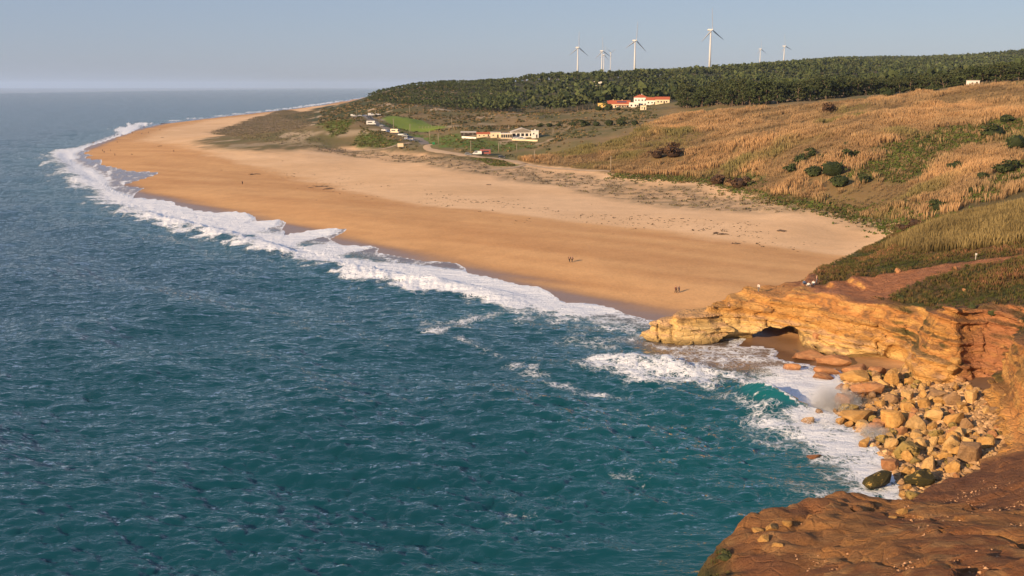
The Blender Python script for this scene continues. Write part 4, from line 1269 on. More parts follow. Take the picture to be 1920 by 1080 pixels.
for row, (off, n) in enumerate([(3, 62), (11, 60), (20, 58), (31, 56), (45, 50)]):
    for k in range(n):
        q = (k + rb.uniform(-.4, .4)) / n * cum[-1]
        i = int(np.clip(np.searchsorted(cum, q) - 1, 0, len(seg) - 1))
        p = A_[i] + (A_[i + 1] - A_[i]) * ((q - cum[i]) / seg[i])
        x, y = p[0] + rb.normal() * 2, p[1] + off * 1.3 + 2 + rb.normal() * 3
        if 960 + x / y * FPX < 1268 and y < 905: continue
        pine(x, y, rb.uniform(1.1, 1.6) * (1 - .42 * float(sstep(130, 330, np.array(x)))), int(rb.integers(8)), "pine tree in the dark belt behind the golden reeds", "pines behind the reed slope")

# ------------------------------------------------------------------ single bushes
def bush_kind(i, c):
    rng = np.random.default_rng(900 + i)
    v, f, c_ = crown_leaves(420, rng, 1.0, .75, .12, c, .15, .55)
    v[:, 2] = np.maximum(v[:, 2], -.1)
    inner = bmesh.new(); bmesh.ops.create_icosphere(inner, subdivisions=2, radius=.72)
    for w in inner.verts: w.co.z = w.co.z * .75 + .5; w.co *= 1 + .15 * rng.normal() * .5
    me0 = bpy.data.meshes.new("t"); inner.to_mesh(me0); inner.free()
    v0 = np.array([q.co for q in me0.vertices]); f0 = np.array([list(q.vertices) + [q.vertices[-1]] for q in me0.polygons])
    bpy.data.meshes.remove(me0)
    V = np.concatenate([v, v0]); F = np.concatenate([f, f0 + len(v)]); C = np.concatenate([c_, np.tile(C3(*c[0]) * .8, (len(v0), 1))])
    st = tube([(0, 0, -.3), (.05, 0, .5)], [.07, .04], 5)
    return as_mesh("bush_leaves", V, F, M_SHRUB, False, C), as_mesh("bush_stem", st[0], st[1], M_BARK)
bush_g = [bush_kind(i, ((.028, .040, .014), (.058, .072, .024))) for i in range(4)]
bush_b = [bush_kind(10 + i, ((.060, .036, .022), (.115, .066, .036))) for i in range(2)]
bush_o = [bush_kind(20 + i, ((.050, .060, .022), (.095, .10, .036))) for i in range(2)]
def bush(u, v, rpx, label, kinds=bush_g, group=None, near=150):
    x, y, z = hit(u, v, near=near)
    s = rpx * y / FPX
    t = bpy.data.objects.new("bush", None); link(t)
    t.location = (x, y, z - .1 * s); t.scale = (s, s, s); t.rotation_euler = (0, 0, u * 1.7)
    k = kinds[int(u) % len(kinds)]
    add("foliage", k[0], t); add("stem", k[1], t)
    return tag(t, label, "bush", group)
for u, v, r_, lb in [(1500, 306, 15, "round dark bush among reeds, upper left of the bush cluster"), (1523, 292, 11, "small dark bush at the top of the bush cluster in the reeds"), (1538, 298, 9, "smallest bush beside the cluster top, between two bigger ones"),
                     (1484, 322, 13, "dark bush at the left end of the cluster on the reed slope"), (1526, 330, 19, "wide dark bush in the middle of the cluster, left part"), (1562, 328, 26, "largest dark bush of the cluster on the reed slope"),
                     (1591, 299, 15, "dark bush at the upper right of the cluster in the reeds"), (1574, 349, 21, "dark bush at the foot of the cluster, lowest one"), (1621, 342, 13, "dark bush right of the cluster, standing a little apart"),
                     (1588, 272, 6, "tiny dark bush in the reeds above the cluster"), (1886, 230, 15, "round green bush on the clearing near the right edge, highest"), (1906, 277, 24, "large round bush at the right edge of the clearing"),
                     (1864, 258, 22, "broad low bush in the middle of the clearing"), (1788, 320, 15, "dark bush below the clearing, leftmost of three"), (1885, 325, 20, "dark bush below the clearing near the right edge"),
                     (1842, 335, 12, "small bush between two larger ones below the clearing"), (1664, 180, 13, "dark bush on the reed crest in front of the pines"), (1748, 171, 10, "small bush on the reed crest, farther right"),
                     (1760, 394, 17, "olive bush at the foot of the reed slope near the headland"), (1700, 386, 9, "small bush where the reeds meet the sand, right side"), (1822, 362, 11, "bush on the brown bank right of the reeds")]:
    bush(u, v, r_, lb)
for u, v, r_, lb in [(1262, 294, 20, "russet thicket in the lower reeds above the track"), (1232, 296, 14, "smaller russet thicket left of its twin in the reeds"), (1345, 346, 18, "russet brush at the reed foot, left one"), (1385, 352, 20, "russet brush at the reed foot, right one"),
                     (1552, 212, 15, "brown thicket near the reed crest"), (1695, 432, 12, "brown brush at the corner of the sand and headland"), (1715, 425, 14, "brown brush behind the corner of the sand")]:
    bush(u, v, r_, lb, bush_b)
_nth = ["first", "second", "third", "fourth", "fifth", "sixth", "seventh", "eighth", "ninth"]
for i, (u, r_) in enumerate([(1012, 6), (1030, 7), (1048, 6), (1075, 7), (1095, 9), (1118, 8), (1142, 10), (1165, 11), (1190, 8)]):
    bush(u, 238 - (u - 1012) * .02, r_, f"dark bush in the row below the red roofed houses, {_nth[i]} from the left", bush_g, "bushes in a row below the houses", near=400)
for u, v, r_, lb in [(1122, 207, 8, "dark bush at the corner of the yellow house"), (1141, 207, 10, "dark bush in front of the yellow house porch"), (1158, 207, 6, "low bush on the lawn before the long red roof"), (1203, 196, 8, "dark garden tree shape before the white house")]:
    bush(u, v, r_, lb, bush_g, None, 400)
for u, v, r_, lb in [(1690, 562, 9, "olive bush at the cliff edge above the corner hole"), (1822, 585, 10, "dark bush hanging over the gully"), (1858, 590, 9, "bush at the head of the gully"), (1345, 1062, 0, "")]:
    if r_: bush(u, v, r_, lb, bush_o, None, 100)
P = spread_in([(6, 55), (8.5, 66), (12, 73), (15.5, 71), (15, 62), (12, 55)], 3200, 46, lambda x, y: sstep(16.5, 12.5, x + 2.2 * fbm2(x / 3, y / 3, 3, 333)))
o = scatter("spur_grass", tuft_kinds, P, .4 + .7 * RNG.uniform(size=len(P)), M_TUFT)
tag(o, "olive grass on the seaward edge of the foreground spur", "grass", kind="stuff")
for x, y, s, lb in [(10.3, 63.5, 1.5, "olive shrub on the seaward edge of the foreground spur, nearest"), (11.3, 66.5, 1.4, "olive shrub on the seaward edge of the foreground spur, farther"), (15.5, 67.0, .7, "dark little shrub under the pale ledge of the foreground spur")]:
    t = bpy.data.objects.new("bush", None); link(t)
    t.location = (x, y, gz(x, y) - .1); t.scale = (s, s, s * .6)
    add("foliage", bush_o[0][0], t); add("stem", bush_o[0][1], t)
    tag(t, lb, "bush")
print("plants", time.time() - T0)
# ================================================================== BOULDERS
def rock_mesh(i, sub=3, flat=.75, ang=10):
    rng = np.random.default_rng(300 + i)
    b = bmesh.new(); bmesh.ops.create_icosphere(b, subdivisions=sub, radius=1.0)
    V = np.array([v.co for v in b.verts]); F = np.array([[v.index for v in f.verts] for f in b.faces]); b.free()
    V = V * rng.uniform(.85, 1.25, 3)
    for k in range(ang):
        n = rng.normal(size=3); n /= np.linalg.norm(n)
        d = rng.uniform(.36, .78)
        ex = np.maximum(V @ n - d, 0)
        V = V - ex[:, None] * n * .94
    V = V * (1 + .07 * fbm3(V[:, 0] * 1.9 + i, V[:, 1] * 1.9, V[:, 2] * 2.6, 3, 400 + i))[:, None]
    V = V / np.abs(V).max(0)
    V[:, 2] *= flat
    return mesh_np("boulder", V, F, None, False)
rock_kinds = [rock_mesh(i, 3, .66 + .03 * i, 15 + i % 4) for i in range(9)]
stone_kinds = [rock_mesh(30 + i, 2, .8, 11) for i in range(5)]

def m_boulder(name, c1, c2, weed=0.0):
    t = NT(name)
    p = t.pos()
    n = t.noise(p, 1.1, 6.0, 0.65); n2 = t.noise(t.pos((1, 1, 3)), 2.2, 8.0, 0.7)
    c = t.mix(t.ramp(n, .3, .7), c1, c2)
    k = t.math('MULTIPLY_ADD', n2, 1.0, .5)
    kk = t.n("ShaderNodeCombineXYZ", {0: k, 1: k, 2: k}).outputs[0]
    c = t.mix(1.0, c, kk, 'MULTIPLY')
    if weed:
        c = t.mix(t.math('MULTIPLY', t.ramp(t.noise(p, 1.6, 5.0, .7), .62 - .3 * weed, .72 - .3 * weed), .95), c, (.022, .024, .010))
    geo = t.n("ShaderNodeNewGeometry")
    zz = t.n("ShaderNodeSeparateXYZ", {0: geo.outputs[0]}).outputs[2]
    wet = t.math('SUBTRACT', 1.0, t.ramp(t.math('ADD', zz, t.math('MULTIPLY', n, .5)), .35, 1.0))      # soaked near the water line
    dk = t.mix(1.0, c, (.55, .50, .47), 'MULTIPLY')
    c = t.mix(wet, c, dk)
    return t.fin(c, t.math('MULTIPLY_ADD', wet, -.5, .88), t.bump(t.math('ADD', n2, n), 1.0, .3), .25)
MB = {'ochre': m_boulder("boulder_ochre", (.42, .225, .070), (.56, .335, .115)), 'red': m_boulder("boulder_red", (.39, .175, .075), (.49, .26, .12)), 'brown': m_boulder("boulder_brown", (.25, .155, .085), (.36, .22, .11)),
      'pale': m_boulder("boulder_pale", (.50, .31, .12), (.60, .39, .165)), 'moss': m_boulder("boulder_mossy", (.26, .19, .06), (.40, .27, .09), .35), 'kelp': m_boulder("boulder_weed", (.40, .26, .07), (.50, .34, .10), .95)}

def boulder(x, y, w, d, h, kind, label, group=None, kinds=rock_kinds, rz=None, sink=.3, tilt=.15, name="boulder", z=None):
    i = RNG.integers(len(kinds))
    me = kinds[i]
    o = add(name, me)
    if not me.materials:
        me.materials.append(MB['ochre'])
    o.material_slots[0].link = 'OBJECT'; o.material_slots[0].material = MB[kind]
    zz = max(gz(x, y), -.5) if z is None else z
    o.location = (x, y, zz + h * (.62 - sink))
    o.scale = (w / 2, d / 2, h / 1.25)
    o.rotation_euler = (RNG.normal() * tilt, RNG.normal() * tilt, RNG.uniform(0, 6.28) if rz is None else rz)
    return tag(o, label, "boulder", group)

def on_low(u, v):
    d = ray(u, v); yy = np.linspace(90, 200, 700); t = yy / d[1]; z = CAM_H + t * d[2]
    g = np.maximum(ground_low(t * d[0], yy), -.4)
    k = np.nonzero(z < g)[0]
    i = k[0] if len(k) else -1
    return t[i] * d[0], yy[i]

# boulders told apart in the photograph: pixel of the foot's middle, width and height in pixels
BIG = [(1627, 745, 62, 24, 'red', "long flat reddish slab in the upper row of the boulder heap"), (1673, 728, 42, 34, 'ochre', "tall split ochre block below the cliff corner"), (1602, 719, 58, 18, 'ochre', "broad flat ochre slab beside the surf, upper one"),
       (1545, 714, 42, 15, 'red', "low red rock at the edge of the white wash, uppermost"), (1579, 731, 26, 11, 'red', "small red rock ringed by white wash"), (1582, 770, 46, 30, 'red', "steep orange red rock hit by the breaking wave"),
       (1609, 796, 88, 27, 'ochre', "long layered slab pointing into the surf"), (1675, 806, 52, 38, 'ochre', "biggest square ochre boulder in the middle of the heap"), (1717, 810, 40, 33, 'pale', "pale cube shaped boulder right of the biggest one"),
       (1701, 773, 31, 19, 'ochre', "ochre boulder above the pale cube"), (1735, 768, 38, 22, 'ochre', "rounded boulder with a dark crack, upper middle of the heap"), (1753, 792, 34, 22, 'pale', "pale rounded boulder, left of a touching pair"),
       (1790, 800, 43, 27, 'ochre', "wide ochre boulder, right of a touching pair"), (1701, 752, 29, 18, 'pale', "pale boulder in the upper heap"), (1761, 748, 36, 17, 'brown', "grey brown flat boulder in the upper heap"),
       (1785, 762, 33, 25, 'brown', "dark brown standing boulder in the upper right heap"), (1820, 757, 26, 24, 'pale', "pale leaning boulder at the cliff foot"), (1650, 766, 24, 14, 'ochre', "small ochre boulder beside the long red slab"),
       (1519, 801, 38, 15, 'ochre', "ochre rock awash at the seaward tip of the heap"), (1535, 781, 17, 15, 'brown', "pointed dark rock standing in the spray"), (1577, 799, 27, 18, 'ochre', "rounded rock in the spray beside the layered slab"),
       (1641, 808, 34, 15, 'red', "red rough rock below the layered slab"), (1622, 838, 30, 14, 'ochre', "ochre boulder alone in the white water"), (1656, 833, 21, 12, 'ochre', "small ochre boulder at the edge of the white water"),
       (1527, 864, 35, 12, 'red', "single red rock in open water"), (1645, 920, 62, 29, 'kelp', "weed covered yellow rock standing in the water"), (1689, 818, 30, 17, 'red', "pinkish boulder in the lower middle heap"),
       (1731, 821, 24, 14, 'pale', "small pale boulder under the pale cube"), (1756, 823, 31, 17, 'moss', "mossy yellow green boulder in the heap"), (1692, 838, 28, 20, 'kelp', "dark weedy rock at the water's edge"),
       (1701, 866, 51, 28, 'moss', "yellow mossy peaked boulder at the lower shore"), (1672, 884, 62, 22, 'red', "long low red boulder lying in the wash"), (1747, 885, 38, 24, 'pale', "cream knobbly boulder at the lower shore"),
       (1783, 848, 38, 24, 'pale', "cream rough boulder in the lower heap"), (1772, 864, 30, 17, 'ochre', "ochre boulder below the cream one"), (1801, 857, 30, 19, 'ochre', "block with a flat top beside the brown wedge"),
       (1822, 872, 76, 46, 'brown', "great brown wedge shaped boulder at the right of the lower shore"), (1716, 873, 30, 10, 'moss', "flat mossy slab under the peaked boulder"), (1806, 820, 35, 17, 'pale', "pale flat boulder at the right of the heap"),
       (1751, 842, 24, 20, 'pale', "upright pale stone in the lower heap"), (1724, 915, 62, 22, 'kelp', "weedy ledge rock at the foot of the brown slope"), (1712, 938, 36, 16, 'moss', "last yellow rock before the foreground spur"),
       (1700, 893, 24, 14, 'ochre', "ochre stone behind the weedy ledge"), (1715, 905, 36, 16, 'moss', "yellow ledge stone beside the weedy ledge")]
for u, v, wp, hp, kd, lb in BIG:
    x, y = on_low(u, v)
    m = y / FPX
    w = wp * m * 1.06; h = hp * m * 1.25
    boulder(x, y + w * .22, w, w * .75, h, kd, lb, None, rock_kinds, RNG.normal() * .35, .33, .12)
# flat pink ledge rocks before the arch
for u, v, wp, hp, lb in [(1515, 672, 66, 16, "pink rock ledge right below the arch pillar"), (1558, 684, 74, 15, "pink rock ledge in front of the big block"), (1484, 697, 34, 17, "round pink rock in the wash before the arch"), (1600, 700, 60, 14, "pink ledge rock near the wet sand"),
                         (1545, 700, 60, 13, "low pink ledge at the edge of the wash"), (1640, 702, 44, 16, "ochre broken ledge below the corner hole"), (1530, 655, 26, 12, "pink stone at the foot of the arch pillar")]:
    x, y = on_low(u, v)
    m = y / FPX
    boulder(x, y, wp * m, wp * m * .7, hp * m * 1.3, 'red', lb, None, rock_kinds, RNG.normal() * .3, .35, .08)
# the rest of the heap
HEAP = [on_low(u, v) for u, v in [(1590, 712), (1660, 708), (1800, 716), (1858, 745), (1885, 795), (1880, 850), (1800, 895), (1730, 930), (1690, 935), (1680, 890), (1640, 840), (1590, 800), (1560, 770)]]
rs = np.random.default_rng(9)
Pq = spread_in(HEAP, 1200, 71, None, ground_low)[:290]
for k, (x, y, z) in enumerate(Pq):
    w = float(np.clip(rs.lognormal(.05, .42), .5, 2.4))
    kd = ['ochre', 'ochre', 'pale', 'brown', 'red', 'ochre', 'pale', 'moss'][rs.integers(8)]
    boulder(x, y, w, w * rs.uniform(.7, 1), w * rs.uniform(.55, .85), kd, "smaller stone filling the gaps of the boulder heap", "stones of the boulder heap", stone_kinds, None, .25, .4, "stone")
Pg = spread_in(HEAP, 22000, 73, None, ground_low)
sv = [(np.array([v.co for v in m_.vertices]), np.array([list(p_.vertices) + [p_.vertices[-1]] for p_ in m_.polygons])) for m_ in [rock_mesh(60 + i, 1, .7, 5) for i in range(4)]]
sv = [(v, f, np.tile(C3(.40, .25, .125) * q, (len(v), 1))) for (v, f), q in zip(sv, (1, .75, 1.2, .9))]
M_PEB = m_leaf("pebble_stone", .85, .35, 3.0)
o = scatter("heap_rubble", sv, Pg[:5200], .14 + .55 * RNG.uniform(size=5200) ** 2.5, M_PEB, .7 + .6 * RNG.uniform(size=(5200, 1)) * np.ones((1, 3)))
tag(o, "broken rubble between the boulders", "rubble", kind="stuff")
# gravel on the foreground spur and the brown slope
SPUR = [(14, 62), (19, 71), (27, 78), (35, 80), (40, 92), (46, 101), (54, 105), (60, 98), (52, 80), (44, 60), (34, 48), (22, 50)]
Pg = spread_in(SPUR, 34000, 74, lambda x, y: np.clip(.10 + 1.3 * sstep(.0, .45, fbm2(x / 6, y / 6, 3, 421) + .25 * sstep(84, 92, y) + .3 * sstep(33, 40, x)), 0, 1))
def octa(k):
    q = np.random.default_rng(k)
    v = np.array([(1, 0, 0), (-1, 0, 0), (0, 1, 0), (0, -1, 0), (0, 0, .8), (0, 0, -.8)]) * q.uniform(.6, 1.2, (6, 1)) + q.normal(size=(6, 3)) * .12
    f = np.array([(0, 2, 4, 4), (2, 1, 4, 4), (1, 3, 4, 4), (3, 0, 4, 4), (2, 0, 5, 5), (1, 2, 5, 5), (3, 1, 5, 5), (0, 3, 5, 5)])
    return v, f, np.tile(C3(.42, .27, .15) * q.uniform(.7, 1.2), (6, 1))
o = scatter("gravel", [octa(k) for k in range(6)], Pg, .022 + .12 * RNG.uniform(size=len(Pg)) ** 4, M_PEB, np.array([.95, .85, .85]) * (.5 + .9 * RNG.uniform(size=(len(Pg), 1))))
tag(o, "loose pale gravel on the earthen spur", "gravel", kind="stuff")
for u, v, wp, hp, lb in [(1418, 1002, 30, 16, "pale flat ledge stone on the seaward crest of the foreground spur, left"), (1447, 992, 34, 14, "pale flat ledge stone on the crest of the spur, second from the left"), (1476, 985, 28, 12, "pale ledge stone on the crest of the spur, third from the left"),
                         (1430, 1022, 26, 20, "cracked block under the pale ledge of the spur"), (1458, 1030, 24, 18, "ochre block below the pale ledge, right one"), (1690, 965, 26, 16, "rough ochre knob on the middle crest of the spur"), (1672, 975, 20, 12, "small rough knob beside the bigger one on the spur crest")]:
    x, y, z = hit(u, v, near=45)
    m = y / FPX
    boulder(x, y, wp * m, wp * m * .8, hp * m * 1.2, 'ochre', lb, None, rock_kinds, RNG.normal() * .3, .42, .1, "boulder", z)
# single stones on the headland
for u, v, wp, lb in [(1807, 546, 8, "lone pink boulder on the olive grass slope"), (1536, 511, 9, "grey stone on the green slope above the seated people"), (1683, 512, 13, "flat stone at the red path, left one"), (1760, 487, 8, "stone on the grass above the red path"),
                     (1792, 505, 9, "flat stone on the lower edge of the red path"), (1913, 489, 6, "orange stone beside the path at the right edge")]:
    x, y, z = hit(u, v, near=120)
    m = y / FPX
    boulder(x, y, wp * m, wp * m * .8, wp * m * .75, 'red', lb, None, stone_kinds, None, .25, .2, "stone", z)
print("rocks", len(Pg), time.time() - T0)

# ------------------------------------------------------------------ spray thrown up by the wave
def spray(name, label, cx, cy, cz, rx, ry, rz, n, seed):
    rng = np.random.default_rng(seed)
    P = rng.normal(size=(n, 3)) * np.array([rx, ry, rz]) * .5
    P[:, 2] = np.abs(P[:, 2])
    k = fbm3(P[:, 0] / 1.6, P[:, 1] / 1.6, P[:, 2] / 1.6, 3, seed) > -.15
    P = P[k] + np.array([cx, cy, cz])
    T = np.array([(1, 1, 1), (1, -1, -1), (-1, 1, -1), (-1, -1, 1)], float) * .6
    s = (.010 + .035 * rng.uniform(size=len(P)) ** 3)[:, None, None]
    V = (T[None] * s + P[:, None]).reshape(-1, 3)
    F = (np.array([(0, 1, 2), (0, 3, 1), (0, 2, 3), (1, 3, 2)])[None] + (np.arange(len(P)) * 4)[:, None, None]).reshape(-1, 3)
    o = add(name, mesh_np(name, V, F, M_SPRAY))
    tag(o, label, "spray", kind="stuff")
_t = NT("spray_droplets"); M_SPRAY = _t.fin((.86, .87, .88), .4, None, .3)
for (u, v, rx, rz, n, lb) in [(1556, 752, 4.2, 2.6, 9000, "white spray bursting over the red rocks"), (1530, 785, 2.8, 1.6, 3500, "spray around the pointed rock"), (1640, 812, 2.4, 1.2, 2500, "splash at the foot of the layered slab"), (1450, 690, 3.4, 1.0, 2500, "spray on the foam before the arch")]:
    x, y, _ = at_z(u, v + 10, .2)
    spray("spray", lb, x, y, .1, rx, rx, rz, n * 2, int(u))

# fine mist hanging in the spray
def mist(label, u, v, rx, ry, rz, dens, seed):
    x, y, _ = at_z(u, v + 12, .2)
    m = bpy.data.materials.new("spray_mist"); m.use_nodes = True
    nt = m.node_tree
    for n in list(nt.nodes): nt.nodes.remove(n)
    N = nt.nodes.new; L = nt.links.new
    out = N("ShaderNodeOutputMaterial"); pv = N("ShaderNodeVolumePrincipled"); tc = N("ShaderNodeTexCoord")
    ln = N("ShaderNodeVectorMath"); ln.operation = 'LENGTH'; L(tc.outputs["Object"], ln.inputs[0])
    nz = N("ShaderNodeTexNoise"); nz.inputs["Scale"].default_value = 2.1; nz.inputs["Detail"].default_value = 5.0; L(tc.outputs["Object"], nz.inputs["Vector"])
    fo = N("ShaderNodeMapRange"); fo.inputs[1].default_value = 1.0; fo.inputs[2].default_value = 0.15; fo.inputs[3].default_value = -.62; fo.inputs[4].default_value = .25; L(ln.outputs["Value"], fo.inputs[0])
    ad = N("ShaderNodeMath"); ad.operation = 'ADD'; L(nz.outputs[0], ad.inputs[0]); L(fo.outputs[0], ad.inputs[1])
    mu = N("ShaderNodeMath"); mu.operation = 'MULTIPLY'; mu.use_clamp = False; L(ad.outputs[0], mu.inputs[0]); mu.inputs[1].default_value = dens
    mx = N("ShaderNodeMath"); mx.operation = 'MAXIMUM'; L(mu.outputs[0], mx.inputs[0]); mx.inputs[1].default_value = 0.0
    pv.inputs["Color"].default_value = (.98, .98, .98, 1); L(mx.outputs[0], pv.inputs["Density"])
    L(pv.outputs[0], out.inputs["Volume"])
    b = bmesh.new(); bmesh.ops.create_icosphere(b, subdivisions=2, radius=1.0); me = bpy.data.meshes.new("spray_mist"); b.to_mesh(me); b.free()
    me.materials.append(m)
    o = add("spray_mist", me, None, (x, y, .3), .3 * seed, (rx, ry, rz))
    tag(o, label, "spray", kind="stuff")
mist("white mist above the rocks hit by the wave", 1560, 752, 5.0, 3.6, 4.6, .75, 1)
mist("low mist over the foam beside the layered slab", 1632, 806, 3.4, 2.2, 2.2, .6, 2)
# ================================================================== THINGS PEOPLE BUILT
M_WHITE = plain("white_render", (.74, .71, .66), .8, .06, .8)
M_CREAM = plain("cream_render", (.70, .58, .40), .8, .07, .8)
M_YELLOW = plain("yellow_render", (.68, .46, .14), .8, .07, .8)
M_TILE = plain("red_roof_tile", (.43, .115, .055), .8, .25, 2.5)
M_GREYROOF = plain("fibre_cement_roof", (.46, .42, .37), .85, .12, 1.0)
M_DARK = plain("dark_timber", (.045, .035, .03), .8, .2, 1.0)
M_PANEL = plain("solar_glass", (.035, .05, .10), .25, .1, 1.0, 0.0, .5)
M_POLE = plain("weathered_pole", (.30, .25, .19), .9, .2, 2.0)
M_TURB = plain("turbine_paint", (.52, .53, .54), .5, .03, .2)
M_ASPH = plain("worn_asphalt", (.19, .17, .15), .9, .15, .6)
M_TRACK = plain("sandy_track", (.42, .31, .205), .95, .18, .5)
M_GREEN = plain("green_plastic", (.02, .22, .08), .5, .1, 1.0)
_t = NT("window_glass"); M_GLASS = _t.fin((.025, .032, .04), .12, None, .6)
_t = NT("tyre_rubber"); M_TYRE = _t.fin((.02, .02, .02), .85)
_t = NT("lamp_glass"); M_LAMP = _t.fin((.75, .74, .70), .2, None, .6)

def box(x0, x1, y0, y1, z0, z1):
    V = np.array([(x, y, z) for z in (z0, z1) for y in (y0, y1) for x in (x0, x1)], float)
    return V, np.array([(0, 2, 3, 1), (4, 5, 7, 6), (0, 1, 5, 4), (2, 6, 7, 3), (0, 4, 6, 2), (1, 3, 7, 5)])

def empty(name, loc, rz=0.0, s=1.0):
    o = bpy.data.objects.new(name, None); link(o)
    o.location = loc; o.rotation_euler = (0, 0, rz); o.scale = (s, s, s); o.empty_display_size = 1
    return o

def part(name, parts, mat, parent, smooth=False):
    V, F = join(parts) if isinstance(parts, list) else parts
    return add(name, as_mesh(name, V, F, mat, smooth), parent)

# ------------------------------------------------------------------ wind turbines
def blade_geo(R):
    st = [(1.2, 1.3, 1.2), (3, 1.7, 1.0), (8, 2.7, .7), (18, 2.1, .5), (28, 1.5, .35), (R - 1.5, .8, .2), (R, .2, .06)]
    V, F = [], []
    for i, (r, c, th) in enumerate(st):
        tw = math.radians(18 * (1 - r / R))
        for (a, b) in ((-.35 * c, 0), (.1 * c, th / 2), (.65 * c, 0), (.1 * c, -th / 2)):
            V.append((a * math.cos(tw) - b * math.sin(tw), a * math.sin(tw) + b * math.cos(tw), r))
        if i:
            for j in range(4):
                F.append(((i - 1) * 4 + j, (i - 1) * 4 + (j + 1) % 4, i * 4 + (j + 1) % 4, i * 4 + j))
    F.append((0, 1, 2, 3)); n = len(V); F.append((n - 1, n - 2, n - 3, n - 4))
    return np.array(V, float), np.array(F)
BLADE = as_mesh("blade", *blade_geo(40.0), M_TURB, True)
def turbine(u, v, px, th, yaw, label):
    y = 40.0 * FPX / px
    x, y, z = at_y(u, v, y)
    g = gz(x, y) - 3
    t = empty("wind_turbine", (x, y, g))
    h = z - g
    part("tower", tube([(0, 0, 0), (0, 0, h * .5), (0, 0, h - 1.4)], [2.3, 1.9, 1.25], 20), M_TURB, t, True)
    n = empty("t", (0, 0, 0)); bpy.data.objects.remove(n)
    c, s = math.cos(yaw), math.sin(yaw)
    def rot(V): return np.stack([V[:, 0] * c - V[:, 1] * s, V[:, 0] * s + V[:, 1] * c, V[:, 2]], 1)
    nv, nf = tube([(0, -2.4, h), (0, -1.6, h), (0, 5.5, h + .2), (0, 7.5, h + .3)], [1.3, 1.9, 2.0, 1.1], 10)
    part("nacelle", (rot(nv), nf), M_TURB, t, True)
    hv, hf = tube([(0, -5.2, h), (0, -4.4, h), (0, -2.2, h)], [.3, 1.3, 1.7], 12)
    hub = part("hub", (rot(hv), hf), M_TURB, t, True)
    for k in range(3):
        b = add("blade", BLADE, t)
        a = math.radians(th + 120 * k)
        hubp = rot(np.array([[0, -3.6, h]]))[0]
        b.location = hubp
        b.rotation_mode = 'XYZ'
        b.rotation_euler = (0, a, yaw)
    tag(t, label, "wind turbine", "wind turbines on the ridge")
for a in [(1083.5, 89, 29, 0, .75, "wind turbine at the far left of the row on the ridge"), (1129, 95.5, 25, -5, .75, "wind turbine front of the close trio, second from the left"), (1132.5, 103, 17, 10, .75, "small wind turbine tucked behind the trio's front one"),
          (1145, 99, 14, 60, .75, "tiny far wind turbine at the right of the close trio"), (1191, 76, 34, 4, .75, "second largest wind turbine, right of the close trio"), (1333, 56, 39, -5, .75, "tallest wind turbine standing alone over the wooded ridge"),
          (1426, 92, 18.5, -6, .75, "faint small wind turbine, left of the last two"), (1471, 86.5, 22, -14, .75, "faint wind turbine farthest right on the ridge")]:
    turbine(*a)

# ------------------------------------------------------------------ roads, tracks and paths
def ribbon(name, key, width, mat, label, lift=.25):
    ch = ROADS[key]
    A = np.array(ch)
    # even spacing
    d = np.concatenate([[0], np.cumsum(np.linalg.norm(np.diff(A, axis=0), axis=1))])
    q = np.arange(0, d[-1], 2.0)
    A = np.stack([np.interp(q, d, A[:, 0]), np.interp(q, d, A[:, 1])], 1)
    T = np.gradient(A, axis=0); T /= np.linalg.norm(T, axis=1, keepdims=True) + 1e-9
    N = np.stack([-T[:, 1], T[:, 0]], 1)
    w = width * (1 + .12 * noise2(q / 9, q * 0, 501))
    rows = []
    for k in (-.5, -.17, .17, .5):
        p = A + N * (w * k)[:, None]
        rows.append(np.stack([p[:, 0], p[:, 1], ground(p[:, 0], p[:, 1]) + lift - (.12 if abs(k) == .5 else 0)], 1))
    V = np.stack(rows, 1).reshape(-1, 3)
    F = grid_faces(len(A), 4)
    o = add(name, mesh_np(name, V, F, mat, True))
    return tag(o, label, "road", kind="structure")
ribbon("road", 'road', 6.5, M_ASPH, "asphalt road lined with parked cars")
ribbon("track", 'track', 5.0, M_TRACK, "sandy track running on from the road")
ribbon("path", 'beach_path', 3.4, M_TRACK, "sandy path turning down to the beach")
ribbon("path", 'reed_path', 3.2, M_TRACK, "sandy track along the foot of the reeds")
ribbon("path", 'pale_path', 3.0, M_TRACK, "pale path from the road to the beach")

# ------------------------------------------------------------------ houses
def openings(t, spec, kind, mat_frame):
    """spec: (wall, x, z, w, h); wall f/b/l/r on a body of half sizes"""
    for (wx, wy, nx, ny, z0, w, h) in spec:
        # a pane set in a frame standing a little proud of the wall
        tx, ty = -ny, nx
        def slab(hw, z0, z1, d0, d1):
            P = []
            for z in (z0, z1):
                for d in (d0, d1):
                    for k in (-hw, hw):
                        P.append((wx + tx * k + nx * d, wy + ty * k + ny * d, z))
            return np.array(P), np.array([(0, 2, 3, 1), (4, 5, 7, 6), (0, 1, 5, 4), (2, 6, 7, 3), (0, 4, 6, 2), (1, 3, 7, 5)])
        o = part(kind, slab(w / 2, z0, z0 + h, -.02, .05), M_GLASS if kind == "window" else M_DARK, t)
        part("sill", slab(w / 2 + .10, z0 - .12, z0 - .003, -.02, .12), mat_frame, o)
        part("lintel", slab(w / 2 + .10, z0 + h + .003, z0 + h + .10, -.02, .10), mat_frame, o)

